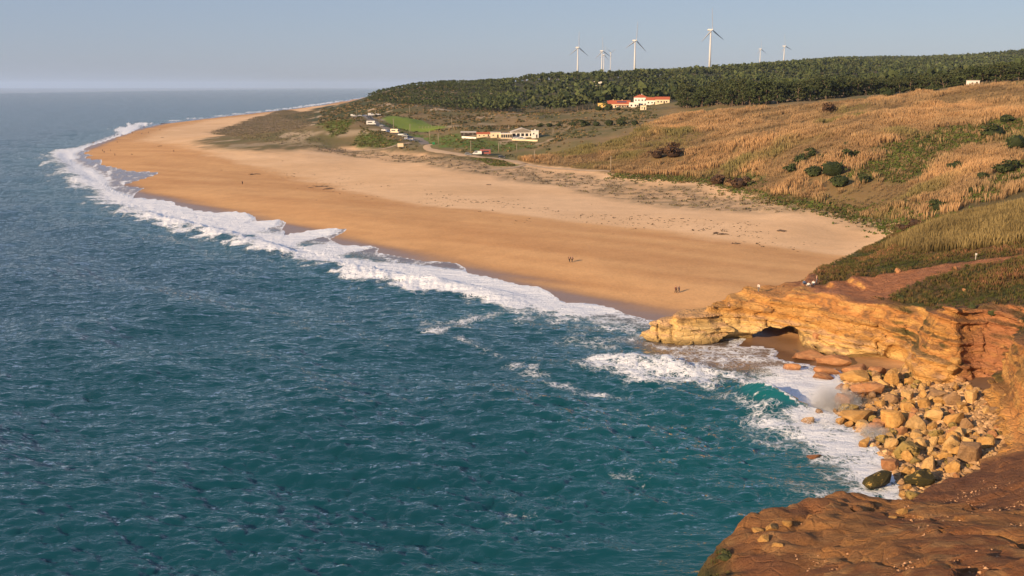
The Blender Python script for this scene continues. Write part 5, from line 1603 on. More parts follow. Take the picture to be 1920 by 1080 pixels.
def roof_geo(kind, w, d, z, h, o=.4):
    a, b = w / 2 + o, d / 2 + o
    th = .22
    if kind == 'flat':
        return box(-a + .25, a - .25, -b + .25, b - .25, z + .003, z + h)
    r = a if kind == 'gable' else max(a - b, .3)
    V = [(-a, -b, z), (a, -b, z), (a, b, z), (-a, b, z), (-r, 0, z + h), (r, 0, z + h)]
    V += [(p[0], p[1], p[2] + th) for p in V]
    F = [(0, 1, 5, 4), (2, 3, 4, 5), (1, 2, 5, 5), (3, 0, 4, 4)]
    F2 = [(q[0] + 6, q[1] + 6, q[2] + 6, q[3] + 6) for q in F]
    side = [(0, 1, 7, 6), (1, 2, 8, 7), (2, 3, 9, 8), (3, 0, 6, 9)]
    return np.array(V, float), np.array([tuple(q[::-1]) if q[2] != q[3] else (q[1], q[0], q[2], q[2]) for q in F] + F2 + side)

def body_geo(w, d, h, gable=0.0):
    V, F = box(-w / 2, w / 2, -d / 2, d / 2, -1.5, h)
    if gable:
        k = len(V)
        V = np.concatenate([V, [(-w / 2, 0, h + gable), (w / 2, 0, h + gable)]])
        F = np.concatenate([F, [(4, 6, k, k), (7, 5, k + 1, k + 1), (5, 4, k, k + 1), (6, 7, k + 1, k)]])
    return V, F

def house(name, label, u, v, y, rz, w, d, h, roof, rh, wall, roofm, win=(), door=(), chim=None, cat="house"):
    hx, hy, hz_ = hit(u, v, near=300)
    if hy < 1400 and abs(hy - y) < 260:
        x, y = hx, hy + d * .5
    else:
        x, y, _ = at_y(u, v, y)
    z = min(gz(x + a, y + b) for a in (-w / 3, w / 3) for b in (-d / 3, d / 3)) + .15
    z = max(z, gz(x, y) - .4)
    t = empty(name, (x, y, z), rz)
    part("wall", body_geo(w, d, h, rh if roof == 'gable' else 0), wall, t)
    r = part("roof", roof_geo(roof, w, d, h + .02, rh), roofm, t)
    if chim:
        for cx, cy in chim:
            part("chimney", box(cx - .35, cx + .35, cy - .35, cy + .35, h + rh * .2, h + rh + .9), wall, r)
    def face(f, p):
        return {'f': (p, -d / 2, 0, -1), 'b': (p, d / 2, 0, 1), 'l': (-w / 2, p, -1, 0), 'r': (w / 2, p, 1, 0)}[f]
    openings(t, [face(f, p) + (z0, ww, hh) for f, p, z0, ww, hh in win], "window", M_WHITE)
    openings(t, [face(f, p) + (z0, ww, hh) for f, p, z0, ww, hh in door], "door", M_WHITE)
    return tag(t, label, cat)

W4 = lambda xs, z, w=1.1, h=1.2, f='f': [(f, x, z, w, h) for x in xs]
hA = house("country_house", "cream house with a long red tiled roof and solar panels", 1161, 203, 842, -.10, 20, 10, 3.8, 'gable', 3.0, M_CREAM, M_TILE, W4([-6, -2.8, .6, 4, 7.4], .9, 1.5, 1.7) + [('l', -2, 1, 1.2, 1.3), ('l', 2, 1, 1.2, 1.3), ('l', 0, 4.4, 1.0, .9)], [('f', -8.6, 0, 1.1, 2.2)], [(3, 2.0), (-5, 2.0)])
for k in range(5):
    xx = -.8 + k * 1.7
    a = math.atan2(3.0, 5.4)
    V, F = box(xx - .78, xx + .78, -1.0, 1.0, -.04, .04)
    yy, zz = V[:, 1] * math.cos(a) - V[:, 2] * math.sin(a), V[:, 1] * math.sin(a) + V[:, 2] * math.cos(a)
    V = np.stack([V[:, 0], yy - 2.6, zz + 3.82 + 3.0 * (5.4 - 2.6) / 5.4 + .34], 1)
    part("solar_panel", (V, F), M_PANEL, hA)
for k in range(6):
    part("porch_column", tube([(-2 + k * 2.2, -7.0, -1), (-2 + k * 2.2, -7.0, 2.7)], [.2, .2], 8), M_WHITE, hA)
part("porch_roof", roof_geo('flat', 12.5, 2.6, 2.72, .25, .2), M_TILE, hA).location = (3.5, -6.3, 0)
house("garage_block", "yellow flat roofed block left of the red roofed house", 1129, 206, 836, -.10, 6.8, 6.5, 5.0, 'flat', .5, M_YELLOW, M_YELLOW, W4([-1.6, 1.6], 2.9) + [('l', 0, 2.9, 1.2, 1.2)], [('f', 1.4, 0, 1.2, 2.2)])
house("white_house", "two storey white house with a small red hipped roof", 1202, 198, 862, -.12, 11.5, 9, 7.2, 'hip', 2.2, M_WHITE, M_TILE, W4([-4, -1.4, 1.4, 4], 4.4) + W4([-4, 1.4, 4], 1.0) + [('l', 0, 4.4, 1.1, 1.2)], [('f', -1.2, 0, 1.2, 2.3)], [(1, 1)])
house("terrace_wing", "low white terrace wing in front of the two storey house", 1189, 201, 851, -.12, 8.0, 6, 3.6, 'flat', .5, M_WHITE, M_WHITE, W4([-2, 1.5], .9, 1.4, 1.5), [('f', 3.2, 0, 1.0, 2.2)])
house("annex", "white annex with a red roof right of the two storey house", 1222, 196, 866, -.1, 8.5, 8, 3.6, 'gable', 2.2, M_WHITE, M_TILE, W4([-2.4, 0.6], 1.0), [('f', 2.8, 0, 1.1, 2.2)])
house("red_roofed_cottage", "low cottage with a red roof at the edge of the pines", 1243, 194, 872, -.1, 11.5, 8, 3.4, 'gable', 2.0, M_CREAM, M_TILE, W4([-3.6, -1, 3.4], 1.0), [('f', 1.4, 0, 1.1, 2.2)])
house("garden_hut", "small cream hut on the slope below the white house", 1207, 206, 815, -.2, 4.6, 4, 2.8, 'flat', .35, M_CREAM, M_CREAM, W4([-.9], .9, .9, .9), [('f', 1.0, 0, .9, 2.0)], None, "hut")
# the beach restaurant and its sheds
hR = house("beach_restaurant", "long white restaurant hall with a shallow gable above the grass bank", 979, 259, 676, math.pi / 2 + .06, 11, 15, 3.2, 'gable', 2.6, M_WHITE, M_GREYROOF, W4([-5.6, -2.8, 0, 2.8, 5.6], .7, 1.9, 1.9, 'l') + [('l', 0, 3.5, 1.4, .9)], [('f', 0, 0, 1.4, 2.3)], None, "building")
house("kitchen_block", "white block with a domed chimney at the right of the restaurant", 1003, 259, 668, .06, 4.4, 6, 4.2, 'flat', .35, M_WHITE, M_WHITE, W4([-1], 2.2, .8, .9), [('f', 1.0, 0, .9, 2.1)], [(0, -1)], "building")
hP = house("glazed_pavilion", "low glazed pavilion at the left of the restaurant", 949, 260, 672, .06, 7.4, 8, 2.9, 'flat', .3, M_CREAM, M_WHITE, W4([-2.9, -1.45, 0, 1.45, 2.9], .5, 1.1, 2.0), [('l', 0, 0, 1.1, 2.1)], None, "building")
house("cream_shed", "plain cream shed left of the glazed pavilion", 929, 258, 680, .05, 6.6, 6, 3.2, 'flat', .3, M_CREAM, M_GREYROOF, W4([-1.6], 1.1, .9, .8), [('f', 1.4, 0, 1.0, 2.0)], None, "shed")
house("brick_shed", "ruddy low shed among the rubble", 907, 257, 684, .05, 9.5, 5, 2.2, 'gable', .9, M_CREAM, M_TILE, W4([-3, 0], .8, .8, .7), [('f', 3, 0, .9, 1.9)], None, "shed")
house("dark_shed", "long dark timber shed beside the field", 878, 255, 690, .03, 10, 4.5, 2.3, 'gable', .7, M_DARK, M_GREYROOF, W4([-3, 3], .9, .8, .7), [('f', 0, 0, 1.0, 1.9)], None, "shed")
house("white_hut", "tiny white hut on the crest at the edge of the pines", 1827, 160, 640, 0, 5.5, 4, 2.6, 'flat', .3, M_WHITE, M_GREYROOF, W4([-1.2], .9, .9, .8), [('f', 1.2, 0, .9, 2.0)], None, "hut")
house("forest_house", "pale house front glimpsed among the far pines", 1122, 160, 1230, 0, 11, 7, 5, 'flat', .4, M_WHITE, M_GREYROOF, W4([-3, 0, 3], 1.5), [('f', 4.4, 0, 1, 2.1)])
# white yard wall by the sheds
def wall_run(name, label, px, h, th, mat, near=300):
    ch = [hit(u, v, near=near)[:2] for u, v in px]
    x0, y0 = ch[0]; t = empty(name, (x0, y0, gz(x0, y0)))
    parts = []
    for (ax, ay), (bx, by) in zip(ch[:-1], ch[1:]):
        n = np.array([-(by - ay), bx - ax]); n /= np.linalg.norm(n); n *= th / 2
        za, zb = gz(ax, ay) - t.location.z, gz(bx, by) - t.location.z
        V = np.array([(ax + n[0], ay + n[1], za - .6), (ax - n[0], ay - n[1], za - .6), (bx - n[0], by - n[1], zb - .6), (bx + n[0], by + n[1], zb - .6)], float)
        V = np.concatenate([V, V + (0, 0, h + .6)]) - (x0, y0, 0)
        parts.append((V, np.array([(0, 1, 2, 3), (7, 6, 5, 4), (0, 4, 5, 1), (1, 5, 6, 2), (2, 6, 7, 3), (3, 7, 4, 0)])))
    part("masonry", parts, mat, t)
    cp = [(np.concatenate([V[4:] * (1, 1, 1) + (0, 0, .004), V[4:] + (0, 0, .12)]), F) for V, F in parts]
    part("coping", cp, M_GREYROOF, t)
    return tag(t, label, "wall")
wall_run("yard_wall", "low white yard wall below the dark shed", [(866, 259), (880, 260), (893, 261)], 1.3, .3, M_WHITE)
wall_run("terrace_wall", "low pale terrace wall in front of the restaurant", [(960, 263), (985, 264), (1008, 265)], .9, .3, M_CREAM)

# ------------------------------------------------------------------ poles, fences, sign, bin
POLE = as_mesh("pole_shaft", *tube([(0, 0, -.5), (0, 0, 7.5)], [.22, .15], 8), M_POLE, True)
ARM = as_mesh("cross_arm", *join([box(-.8, .8, -.06, .06, 6.9, 7.02)] + [tube([(q, 0, 7.02), (q, 0, 7.25)], [.05, .04], 6) for q in (-.7, 0, .7)]), M_POLE)
for u, v, hp, lb in [(669, 217, 14, "wooden pole above the parked vans at the road's top"), (704, 218, 13, "wooden pole right of the white van at the road's top"), (738, 243, 20, "wooden pole beside the road above the car row"), (769, 250, 17, "wooden pole at the lower edge of the green field"),
                     (806, 263, 18, "wooden pole on the green bank, left of a pair"), (822, 271, 21, "wooden pole on the green bank, right of a pair"), (883, 287, 23, "wooden pole behind the red and white camper"), (935, 286, 19, "wooden pole on the bank behind the dark car"),
                     (969, 284, 15, "wooden pole below the restaurant terrace"), (1002, 302, 20, "wooden pole at the left end of the reeds"), (1145, 320, 27, "tall wooden pole at the end of the track in the reeds"), (1037, 257, 17, "wooden pole right of the restaurant"),
                     (711, 231, 12, "short pole at the corner of the green field"), (768, 214, 15, "pole behind the green field, left one"), (847, 235, 14, "pole behind the green field, right one"), (954, 245, 11, "pole rising behind the pavilion")]:
    x, y, z = hit(u, v, near=300)
    t = empty("utility_pole", (x, y, z), .3)
    t.scale = (1, 1, hp * y / FPX / 7.5)
    add("shaft", POLE, t); add("cross_arm", ARM, t)
    tag(t, lb, "pole", "wooden poles along the road and bank")
POST = as_mesh("fence_post", *box(-.09, .09, -.09, .09, -.3, 1.7), M_POLE)
def fence(name, label, px, gap, mat_rail, rails=(.6, 1.2), near=300):
    A = np.array([hit(u, v, near=near)[:2] for u, v in px])
    d = np.concatenate([[0], np.cumsum(np.linalg.norm(np.diff(A, axis=0), axis=1))])
    q = np.arange(0, d[-1], gap)
    X, Y = np.interp(q, d, A[:, 0]), np.interp(q, d, A[:, 1]); Z = ground(X, Y)
    t = empty(name, (X[0], Y[0], Z[0]))
    for x, y, z in zip(X, Y, Z):
        add("post", POST, t, (x - X[0], y - Y[0], z - Z[0]))
    for h in rails:
        part("rail", tube([(x - X[0], y - Y[0], z - Z[0] + h) for x, y, z in zip(X, Y, Z)], [.05] * len(X), 4), mat_rail, t)
    return tag(t, label, "fence")
fence("field_fence", "dark fence along the lower edge of the green field", [(786, 241), (812, 240), (840, 238)], 3.0, M_DARK)
fence("stake_fence", "row of pale stakes on the slope right of the restaurant, upper", [(985, 228), (1010, 230), (1035, 233), (1060, 238)], 3.2, M_POLE)
fence("stake_fence", "row of pale stakes on the slope right of the restaurant, lower", [(1072, 236), (1064, 244), (1050, 252)], 3.2, M_POLE)
x, y, z = hit(751, 278, near=300)
t = empty("notice_board", (x, y, z), .1)
part("board", box(-1.9, 1.9, -.06, .06, .9, 3.2), M_CREAM, t)
for q in (-1.4, 1.4): part("post", box(q - .08, q + .08, .065, .2, -.4, 3.0), M_POLE, t)
tag(t, "cream notice board beside the path to the beach", "sign")
x, y, z = hit(813, 271, near=300)
t = empty("waste_container", (x, y, z))
part("bin_body", (lambda g: (g[0] * np.where(g[0][:, 2:] > .5, 1.0, .85) ** (1, 1, 0), g[1]))(box(-.8, .8, -.6, .6, .12, 1.25)), M_GREEN, t)
part("lid", box(-.84, .84, -.64, .64, 1.254, 1.42), M_GREEN, t)
for q in (-.55, .55): part("wheel", tube([(q - .06, -.4, .12), (q + .06, -.4, .12)], [.12, .12], 8), M_TYRE, t)
tag(t, "green waste container at the road junction", "container")

# ------------------------------------------------------------------ vehicles
def paint(name, c):
    t = NT(name)
    n = t.noise(t.pos(), 2.0, 3.0)
    return t.fin(t.mix(n, tuple(q * .9 for q in c), c), .28, None, .5, **{"Coat Weight": .4})
PAINT = {'white': paint("paint_white", (.72, .72, .70)), 'blue': paint("paint_blue", (.03, .07, .20)), 'dark': paint("paint_dark", (.025, .028, .035)), 'grey': paint("paint_grey", (.22, .24, .26)),
         'silver': paint("paint_silver", (.45, .48, .52)), 'cream': paint("paint_cream", (.66, .55, .38)), 'red': paint("paint_red", (.30, .085, .06))}
def prism(prof, w0, w1, zs):
    """side profile (x, z) swept across the width; the roof is narrower than the sills"""
    n = len(prof); V = []
    for sgn in (-1, 1):
        for (x, z) in prof:
            k = np.clip((z - zs[0]) / (zs[1] - zs[0]), 0, 1)
            V.append((x, sgn * (w0 + (w1 - w0) * k) / 2, z))
    V = np.array(V)
    F = [(i, (i + 1) % n, n + (i + 1) % n, n + i) for i in range(n)]
    c = len(V); V = np.concatenate([V, [V[:n].mean(0)], [V[n:].mean(0)]])
    F += [(c, (i + 1) % n, i, i) for i in range(n)] + [(c + 1, n + i, n + (i + 1) % n, n + (i + 1) % n) for i in range(n)]
    return V, np.array(F)
SHAPES = {
    'car': dict(L=4.2, w=1.75, prof=[(-2.1, .35), (2.1, .35), (2.1, .75), (1.95, .9), (1.0, 1.0), (.35, 1.45), (-1.3, 1.47), (-2.0, 1.0), (-2.1, .9)], side=[(.82, 1.0), (.28, 1.38), (-1.2, 1.40), (-1.7, 1.02)], front=[(1.0, 1.0), (.35, 1.45)], back=[(-1.3, 1.47), (-2.0, 1.0)], wx=(1.3, -1.3), r=.32),
    'van': dict(L=5.3, w=1.95, prof=[(-2.6, .4), (2.6, .4), (2.65, .95), (2.0, 1.25), (1.3, 2.1), (-2.5, 2.2), (-2.62, 1.2)], side=[(1.75, 1.25), (1.25, 1.95), (-.2, 1.98), (-.2, 1.25)], front=[(2.0, 1.25), (1.3, 2.1)], back=[(-2.5, 2.2), (-2.62, 1.2)], wx=(1.7, -1.6), r=.36),
    'motorhome': dict(L=6.8, w=2.25, prof=[(-3.4, .45), (3.4, .45), (3.45, 1.1), (2.75, 1.35), (2.3, 1.95), (2.9, 2.3), (2.7, 2.95), (-3.3, 3.0), (-3.4, 2.0)], side=[(.9, 1.5), (.9, 2.2), (-2.4, 2.2), (-2.4, 1.5)], front=[(2.75, 1.35), (2.3, 1.95)], back=[(-3.3, 3.0), (-3.4, 2.0)], wx=(2.3, -1.9), r=.38),
}
def vehicle(u, v, kind, colour, rz, label, near=300, dy=0.0):
    S = SHAPES[kind]
    x, y, z = hit(u, v, near=near)
    z = max(gz(x + a, y + b) for a in (-1.2, 1.2) for b in (-1, 1)) + .22
    t = empty({'car': "parked_car", 'van': "parked_van", 'motorhome': "motorhome"}[kind], (x, y, z), rz)
    zs = (.9, S['prof'][-3][1])
    zs = (.95, max(p[1] for p in S['prof']))
    w0, w1 = S['w'], S['w'] * .84
    part("body", prism(S['prof'], w0, w1, zs), PAINT[colour], t)
    def wid(z): return (w0 + (w1 - w0) * np.clip((z - zs[0]) / (zs[1] - zs[0]), 0, 1)) / 2
    for sg in (-1, 1):
        V = np.array([(p[0], sg * (wid(p[1]) + .012), p[1]) for p in S['side']] + [(p[0], sg * (wid(p[1]) - .05), p[1]) for p in S['side']])
        n = len(S['side']); F = [tuple(range(n)), tuple(range(2 * n - 1, n - 1, -1))] + [(i, n + i, n + (i + 1) % n, (i + 1) % n) for i in range(n)]
        part("side_window", (V, np.array(F)), M_GLASS, t)
        for q in S['wx']:
            wh = part("wheel", tube([(q, sg * (w0 / 2 - .2), S['r']), (q, sg * (w0 / 2 + .02), S['r'])], [S['r'], S['r']], 12), M_TYRE, t)
            part("rim", tube([(q, sg * (w0 / 2 + .022), S['r']), (q, sg * (w0 / 2 + .04), S['r'])], [S['r'] * .6, S['r'] * .55], 8), PAINT['silver'], wh)
        lx = S['L'] / 2
        part("headlight", box(lx - .06, lx + .03, sg * .62 - .16, sg * .62 + .16, .68, .84), M_LAMP, t)
    for nm, pr in (("windscreen", S['front']), ("rear_window", S['back'])):
        (xa, za), (xb, zb) = pr
        f = .12; xa, za, xb, zb = xa + (xb - xa) * f, za + (zb - za) * f, xb - (xb - xa) * f, zb - (zb - za) * f
        nx, nz = (zb - za), -(xb - xa); L = math.hypot(nx, nz); nx, nz = nx / L, nz / L
        if (nx > 0) != (nm == "windscreen"): nx, nz = -nx, -nz
        V = []
        for dd in (.012, -.05):
            for (px_, pz_) in ((xa, za), (xb, zb)):
                for sg in (-1, 1):
                    V.append((px_ + nx * dd, sg * (wid(pz_) - .12), pz_ + nz * dd))
        part(nm, (np.array(V), np.array([(0, 1, 3, 2), (4, 6, 7, 5), (0, 4, 5, 1), (2, 3, 7, 6), (0, 2, 6, 4), (1, 5, 7, 3)])), M_GLASS, t)
    return tag(t, label, {'car': "car", 'van': "van", 'motorhome': "motorhome"}[kind], "vehicles parked by the road")
for a in [(662, 219, 'van', 'white', .1, "white van at the far left of the top parking place"), (675, 219, 'car', 'silver', .1, "pale car right of the leftmost white van"), (684, 219, 'car', 'blue', 2.9, "dark blue car in the top parking row"), (696, 218, 'van', 'white', .2, "white van under the right pole of the top row"),
          (709, 217, 'car', 'white', .2, "white car at the right end of the top row"), (693, 223, 'car', 'dark', -.9, "dark car driving at the top of the road"), (696, 235, 'motorhome', 'white', .05, "white motorhome parked alone on the bank edge"),
          (717, 238, 'car', 'grey', -.7, "grey car on the road below the motorhome"), (721, 247, 'car', 'white', -.5, "white car at the upper end of the roadside row"), (729, 249, 'car', 'blue', -.5, "blue car second in the roadside row"), (741, 251, 'motorhome', 'cream', -.45, "cream camper in the roadside row"),
          (752, 256, 'car', 'white', -.5, "white car right behind the cream camper"), (760, 258, 'van', 'grey', -.5, "grey van in the middle of the roadside row"), (764, 263, 'car', 'blue', -.4, "blue car in the lower roadside row, first of three"), (773, 265, 'car', 'blue', -.3, "blue car in the lower roadside row, second of three"),
          (781, 266, 'car', 'dark', -.2, "black car at the lower end of the roadside row"), (895, 291, 'van', 'white', 3.1, "white van beside the red camper on the track"), (909, 291, 'motorhome', 'red', 3.1, "red and pale camper on the track"), (941, 297, 'car', 'dark', .1, "dark car alone on the track"),
          (878, 292, 'car', 'grey', .1, "grey car half hidden left of the white van on the track"), (968, 262, 'car', 'white', .1, "white car before the restaurant, left one"), (979, 262.5, 'car', 'silver', .1, "silver car before the restaurant, right one")]:
    vehicle(*a)
print("built", time.time() - T0)
# ================================================================== PEOPLE
def skin(name, joints, edges, levels=1):
    """one continuous skinned surface over a jointed skeleton; joints: name -> (x, y, z, radius)"""
    me = bpy.data.meshes.new(name)
    keys = list(joints)
    me.from_pydata([joints[k][:3] for k in keys], [(keys.index(a), keys.index(b)) for a, b in edges], [])
    o = bpy.data.objects.new(name, me); link(o)
    m = o.modifiers.new("skin", 'SKIN'); m.use_smooth_shade = True
    for i, k in enumerate(keys):
        r_ = joints[k][3]
        d = me.skin_vertices[0].data[i]
        d.radius = (r_, r_) if not hasattr(r_, '__len__') else r_
        d.use_root = (i == 0)
    s = o.modifiers.new("sub", 'SUBSURF'); s.levels = levels; s.render_levels = levels
    dg = bpy.context.evaluated_depsgraph_get()
    out = bpy.data.meshes.new_from_object(o.evaluated_get(dg))
    out.name = name
    bpy.data.objects.remove(o); bpy.data.meshes.remove(me)
    return out

def pose(kind):
    if kind == 'sit':
        J = dict(pelvis=(0, 0, .16, .13), chest=(0, .06, .52, .145), neck=(0, .04, .68, .055), head=(0, .02, .80, .10), top=(0, .02, .90, .08))
        legs = {'L': [(.10, -.05, .14, .085), (.13, -.42, .42, .062), (.13, -.62, .05, .045), (.13, -.78, .03, .04)], 'R': [(-.10, -.05, .14, .085), (-.13, -.40, .40, .062), (-.14, -.64, .05, .045), (-.14, -.80, .03, .04)]}
        arms = {'L': [(.19, .05, .60, .055), (.26, -.08, .38, .043), (.16, -.30, .40, .033), (.12, -.38, .41, .03)], 'R': [(-.19, .05, .60, .055), (-.26, .14, .36, .043), (-.24, .24, .12, .033), (-.24, .26, .03, .03)]}
    else:
        w = .16 if kind == 'walk' else .02
        J = dict(pelvis=(0, 0, .95, .135), chest=(0, .01, 1.30, .15), neck=(0, .01, 1.50, .055), head=(0, -.02, 1.63, .095), top=(0, -.01, 1.72, .075))
        legs = {'L': [(.10, 0, .90, .09), (.11, -w * .9, .50, .065), (.11, -w * 1.1, .09, .045), (.12, -w * 1.1 - .17, .04, .04)], 'R': [(-.10, 0, .90, .09), (-.11, w * .3, .50, .065), (-.11, w * 1.9, .11, .045), (-.12, w * 1.9 - .15, .04, .04)]}
        arms = {'L': [(.20, .01, 1.42, .055), (.26, w * .5, 1.14, .043), (.25, w * .3 - .07, .90, .033), (.24, w * .3 - .10, .80, .03)], 'R': [(-.20, .01, 1.42, .055), (-.26, -w * .4, 1.14, .043), (-.25, -w - .08, .90, .033), (-.24, -w - .11, .80, .03)]}
    return J, legs, arms

def person_kind(kind):
    J, legs, arms = pose(kind)
    B = dict(J); E = [('pelvis', 'chest'), ('chest', 'neck'), ('neck', 'head'), ('head', 'top')]
    for sd in 'LR':
        prev = 'pelvis'
        for i, p in enumerate(legs[sd]): B[f'l{sd}{i}'] = p; E.append((prev, f'l{sd}{i}')); prev = f'l{sd}{i}'
        prev = 'chest'
        for i, p in enumerate(arms[sd]): B[f'a{sd}{i}'] = p; E.append((prev, f'a{sd}{i}')); prev = f'a{sd}{i}'
        h = arms[sd][-1]                                              # fingers and thumb
        sx = 1 if sd == 'L' else -1
        dz = -.075 if kind != 'sit' else -.01
        for q, (ox, oy, l) in enumerate([(.0, -.028, .9), (.004, -.010, 1.05), (.004, .010, 1.0), (.0, .028, .8)]):
            B[f'f{sd}{q}'] = (h[0] + ox * sx, h[1] + oy - (.04 if kind == 'sit' else 0), h[2] + dz * l, .011); E.append((prev, f'f{sd}{q}'))
        B[f't{sd}'] = (h[0] - .035 * sx, h[1] - .045, h[2] + dz * .35, .012); E.append((f'a{sd}2', f't{sd}'))
    body = skin("person_body", B, E)
    g = .028
    Jk = dict(waist=(J['pelvis'][0], J['pelvis'][1], J['pelvis'][2] + .01, J['pelvis'][3] + g), chest=(*J['chest'][:3], J['chest'][3] + g), collar=(J['neck'][0], J['neck'][1], J['neck'][2] - .06, .075))
    Ek = [('waist', 'chest'), ('chest', 'collar')]
    for sd in 'LR':
        prev = 'chest'
        for i, p in enumerate(arms[sd][:3]): Jk[f'a{sd}{i}'] = (*p[:3], p[3] + g * .8); Ek.append((prev, f'a{sd}{i}')); prev = f'a{sd}{i}'
    jacket = skin("jacket", Jk, Ek)
    Jt = dict(hips=(*J['pelvis'][:3], J['pelvis'][3] + g * .7)); Et = []
    for sd in 'LR':
        prev = 'hips'
        for i, p in enumerate(legs[sd][:3]): Jt[f'l{sd}{i}'] = (*p[:3], p[3] + g * .7); Et.append((prev, f'l{sd}{i}')); prev = f'l{sd}{i}'
    trousers = skin("trousers", Jt, Et)
    h, tp = J['head'], J['top']
    hair = skin("hair", dict(a=(h[0], h[1] + .035, h[2] - .01, .085), b=(tp[0], tp[1] + .02, tp[2] - .03, .088), c=(tp[0], tp[1] - .03, tp[2] + .01, .065)), [('a', 'b'), ('b', 'c')])
    for m_ in (body, jacket, trousers, hair):
        m_.materials.clear(); m_.materials.append(M_WHITE)
        m_.polygons.foreach_set("use_smooth", np.ones(len(m_.polygons), bool))
    return dict(body=body, jacket=jacket, trousers=trousers, hair=hair)
PK = {k: person_kind(k) for k in ('stand', 'walk', 'sit')}
def cloth(name, c): return plain(name, c, .9, .15, 6.0)
CL = {'skin': plain("skin", (.48, .28, .19), .6, .08, 8.0), 'black': cloth("cloth_black", (.018, .018, .02)), 'navy': cloth("cloth_navy", (.025, .035, .07)), 'maroon': cloth("cloth_maroon", (.10, .022, .025)), 'grey': cloth("cloth_grey", (.14, .13, .125)),
      'white': cloth("cloth_white", (.70, .69, .67)), 'blue': cloth("cloth_blue", (.07, .14, .26)), 'peach': cloth("cloth_peach", (.52, .30, .22)), 'denim': cloth("cloth_denim", (.06, .09, .15)), 'hair': cloth("hair_dark", (.03, .02, .014)), 'olive': cloth("cloth_olive", (.09, .085, .05))}
def person(loc, kind, rz, top, legs, label, group=None, s=1.0):
    t = empty("person", loc, rz, s)
    for nm, mt in (('body', 'skin'), ('jacket', top), ('trousers', legs), ('hair', 'hair')):
        o = add(nm, PK[kind][nm], t)
        o.material_slots[0].link = 'OBJECT'; o.material_slots[0].material = CL[mt]
    return tag(t, label, "person", group)
def at_beach(u, v): 
    x, y, z = hit(u, v, near=120)
    return (x, y, z - .01)
for u, v, k, rz, a, b, lb in [(1067.5, 492, 'walk', 2.6, 'black', 'black', "person in black walking on the middle beach, left of a pair"), (1072.5, 492, 'walk', 2.6, 'navy', 'black', "person in dark jacket walking on the middle beach, right of a pair"),
                              (1267, 550, 'walk', .4, 'maroon', 'black', "person in a maroon jacket on the near beach, left of a pair"), (1272.5, 549, 'walk', .4, 'grey', 'navy', "person in a grey coat on the near beach, right of a pair"),
                              (454.5, 346, 'stand', 1.0, 'black', 'black', "person in black standing alone on the wet sand"), (326, 285, 'walk', 1.5, 'black', 'navy', "lone walker on the dry far beach"),
                              (192.5, 284, 'stand', 0, 'black', 'black', "angler in dark clothes on the point, left of a close pair"), (195.5, 287, 'stand', .6, 'black', 'navy', "angler in dark clothes on the point, right of a close pair"), (207.5, 284, 'stand', 2, 'black', 'black', "dark figure on the point right of the close pair"),
                              (215.5, 292, 'walk', 2, 'navy', 'black', "dark figure nearest the wash on the point"), (247, 290, 'sit', 2, 'black', 'black', "figure sitting on the sand of the point"), (220, 268, 'stand', 2, 'black', 'black', "figure higher up on the far wet sand"),
                              (174.5, 269.5, 'stand', 3, 'black', 'black', "left one of two figures at the far water edge"), (176.5, 269.5, 'stand', 3, 'navy', 'black', "right one of two figures at the far water edge"), (248.5, 251, 'stand', 0, 'black', 'navy', "tiny figure on the far beach nearest the white surf"),
                              (266, 252, 'walk', 0, 'black', 'navy', "tiny figure on the far beach beyond the surf"), (278.5, 249.5, 'stand', 0, 'black', 'black', "tiny figure on the far beach, second farthest"), (300, 245, 'stand', 0, 'black', 'black', "tiny figure on the far beach, farthest one"),
                              (609.5, 284, 'walk', 1.6, 'black', 'black', "walker at the left end of the line at the path's foot"), (613.5, 285, 'walk', 1.6, 'navy', 'black', "second walker of the line at the path's foot"), (617.5, 284.5, 'stand', 1.6, 'black', 'navy', "third walker of the line at the path's foot"),
                              (622, 285, 'walk', 1.6, 'grey', 'black', "fourth walker of the line at the path's foot"), (627, 284.5, 'walk', 1.6, 'black', 'black', "fifth walker of the line at the path's foot"), (643, 283, 'stand', 1.6, 'black', 'black', "left one of two walkers on the pale path"), (648, 283, 'walk', 1.6, 'navy', 'black', "right one of two walkers on the pale path")]:
    person(at_beach(u, v), k, rz, a, b, lb)
for u, v, k, rz, a, b, lb in [(1531, 532, 'stand', 1.0, 'peach', 'denim', "person in a peach top and jeans standing on the headland"), (1508, 533, 'sit', .5, 'blue', 'navy', "seated person in blue on the red ledge, left of three"), (1516, 537, 'sit', .2, 'white', 'grey', "seated person in white on the red ledge, middle of three"),
                              (1525, 534, 'sit', -.3, 'white', 'denim', "seated person in pale clothes on the red ledge, right of three"), (1422, 548, 'stand', 2.0, 'white', 'grey', "person in a pale shirt on the upper rock beds"), (1367, 580, 'sit', 2.4, 'black', 'black', "dark figure crouching on the low rock ledge")]:
    person(at_beach(u, v), k, rz, a, b, lb)

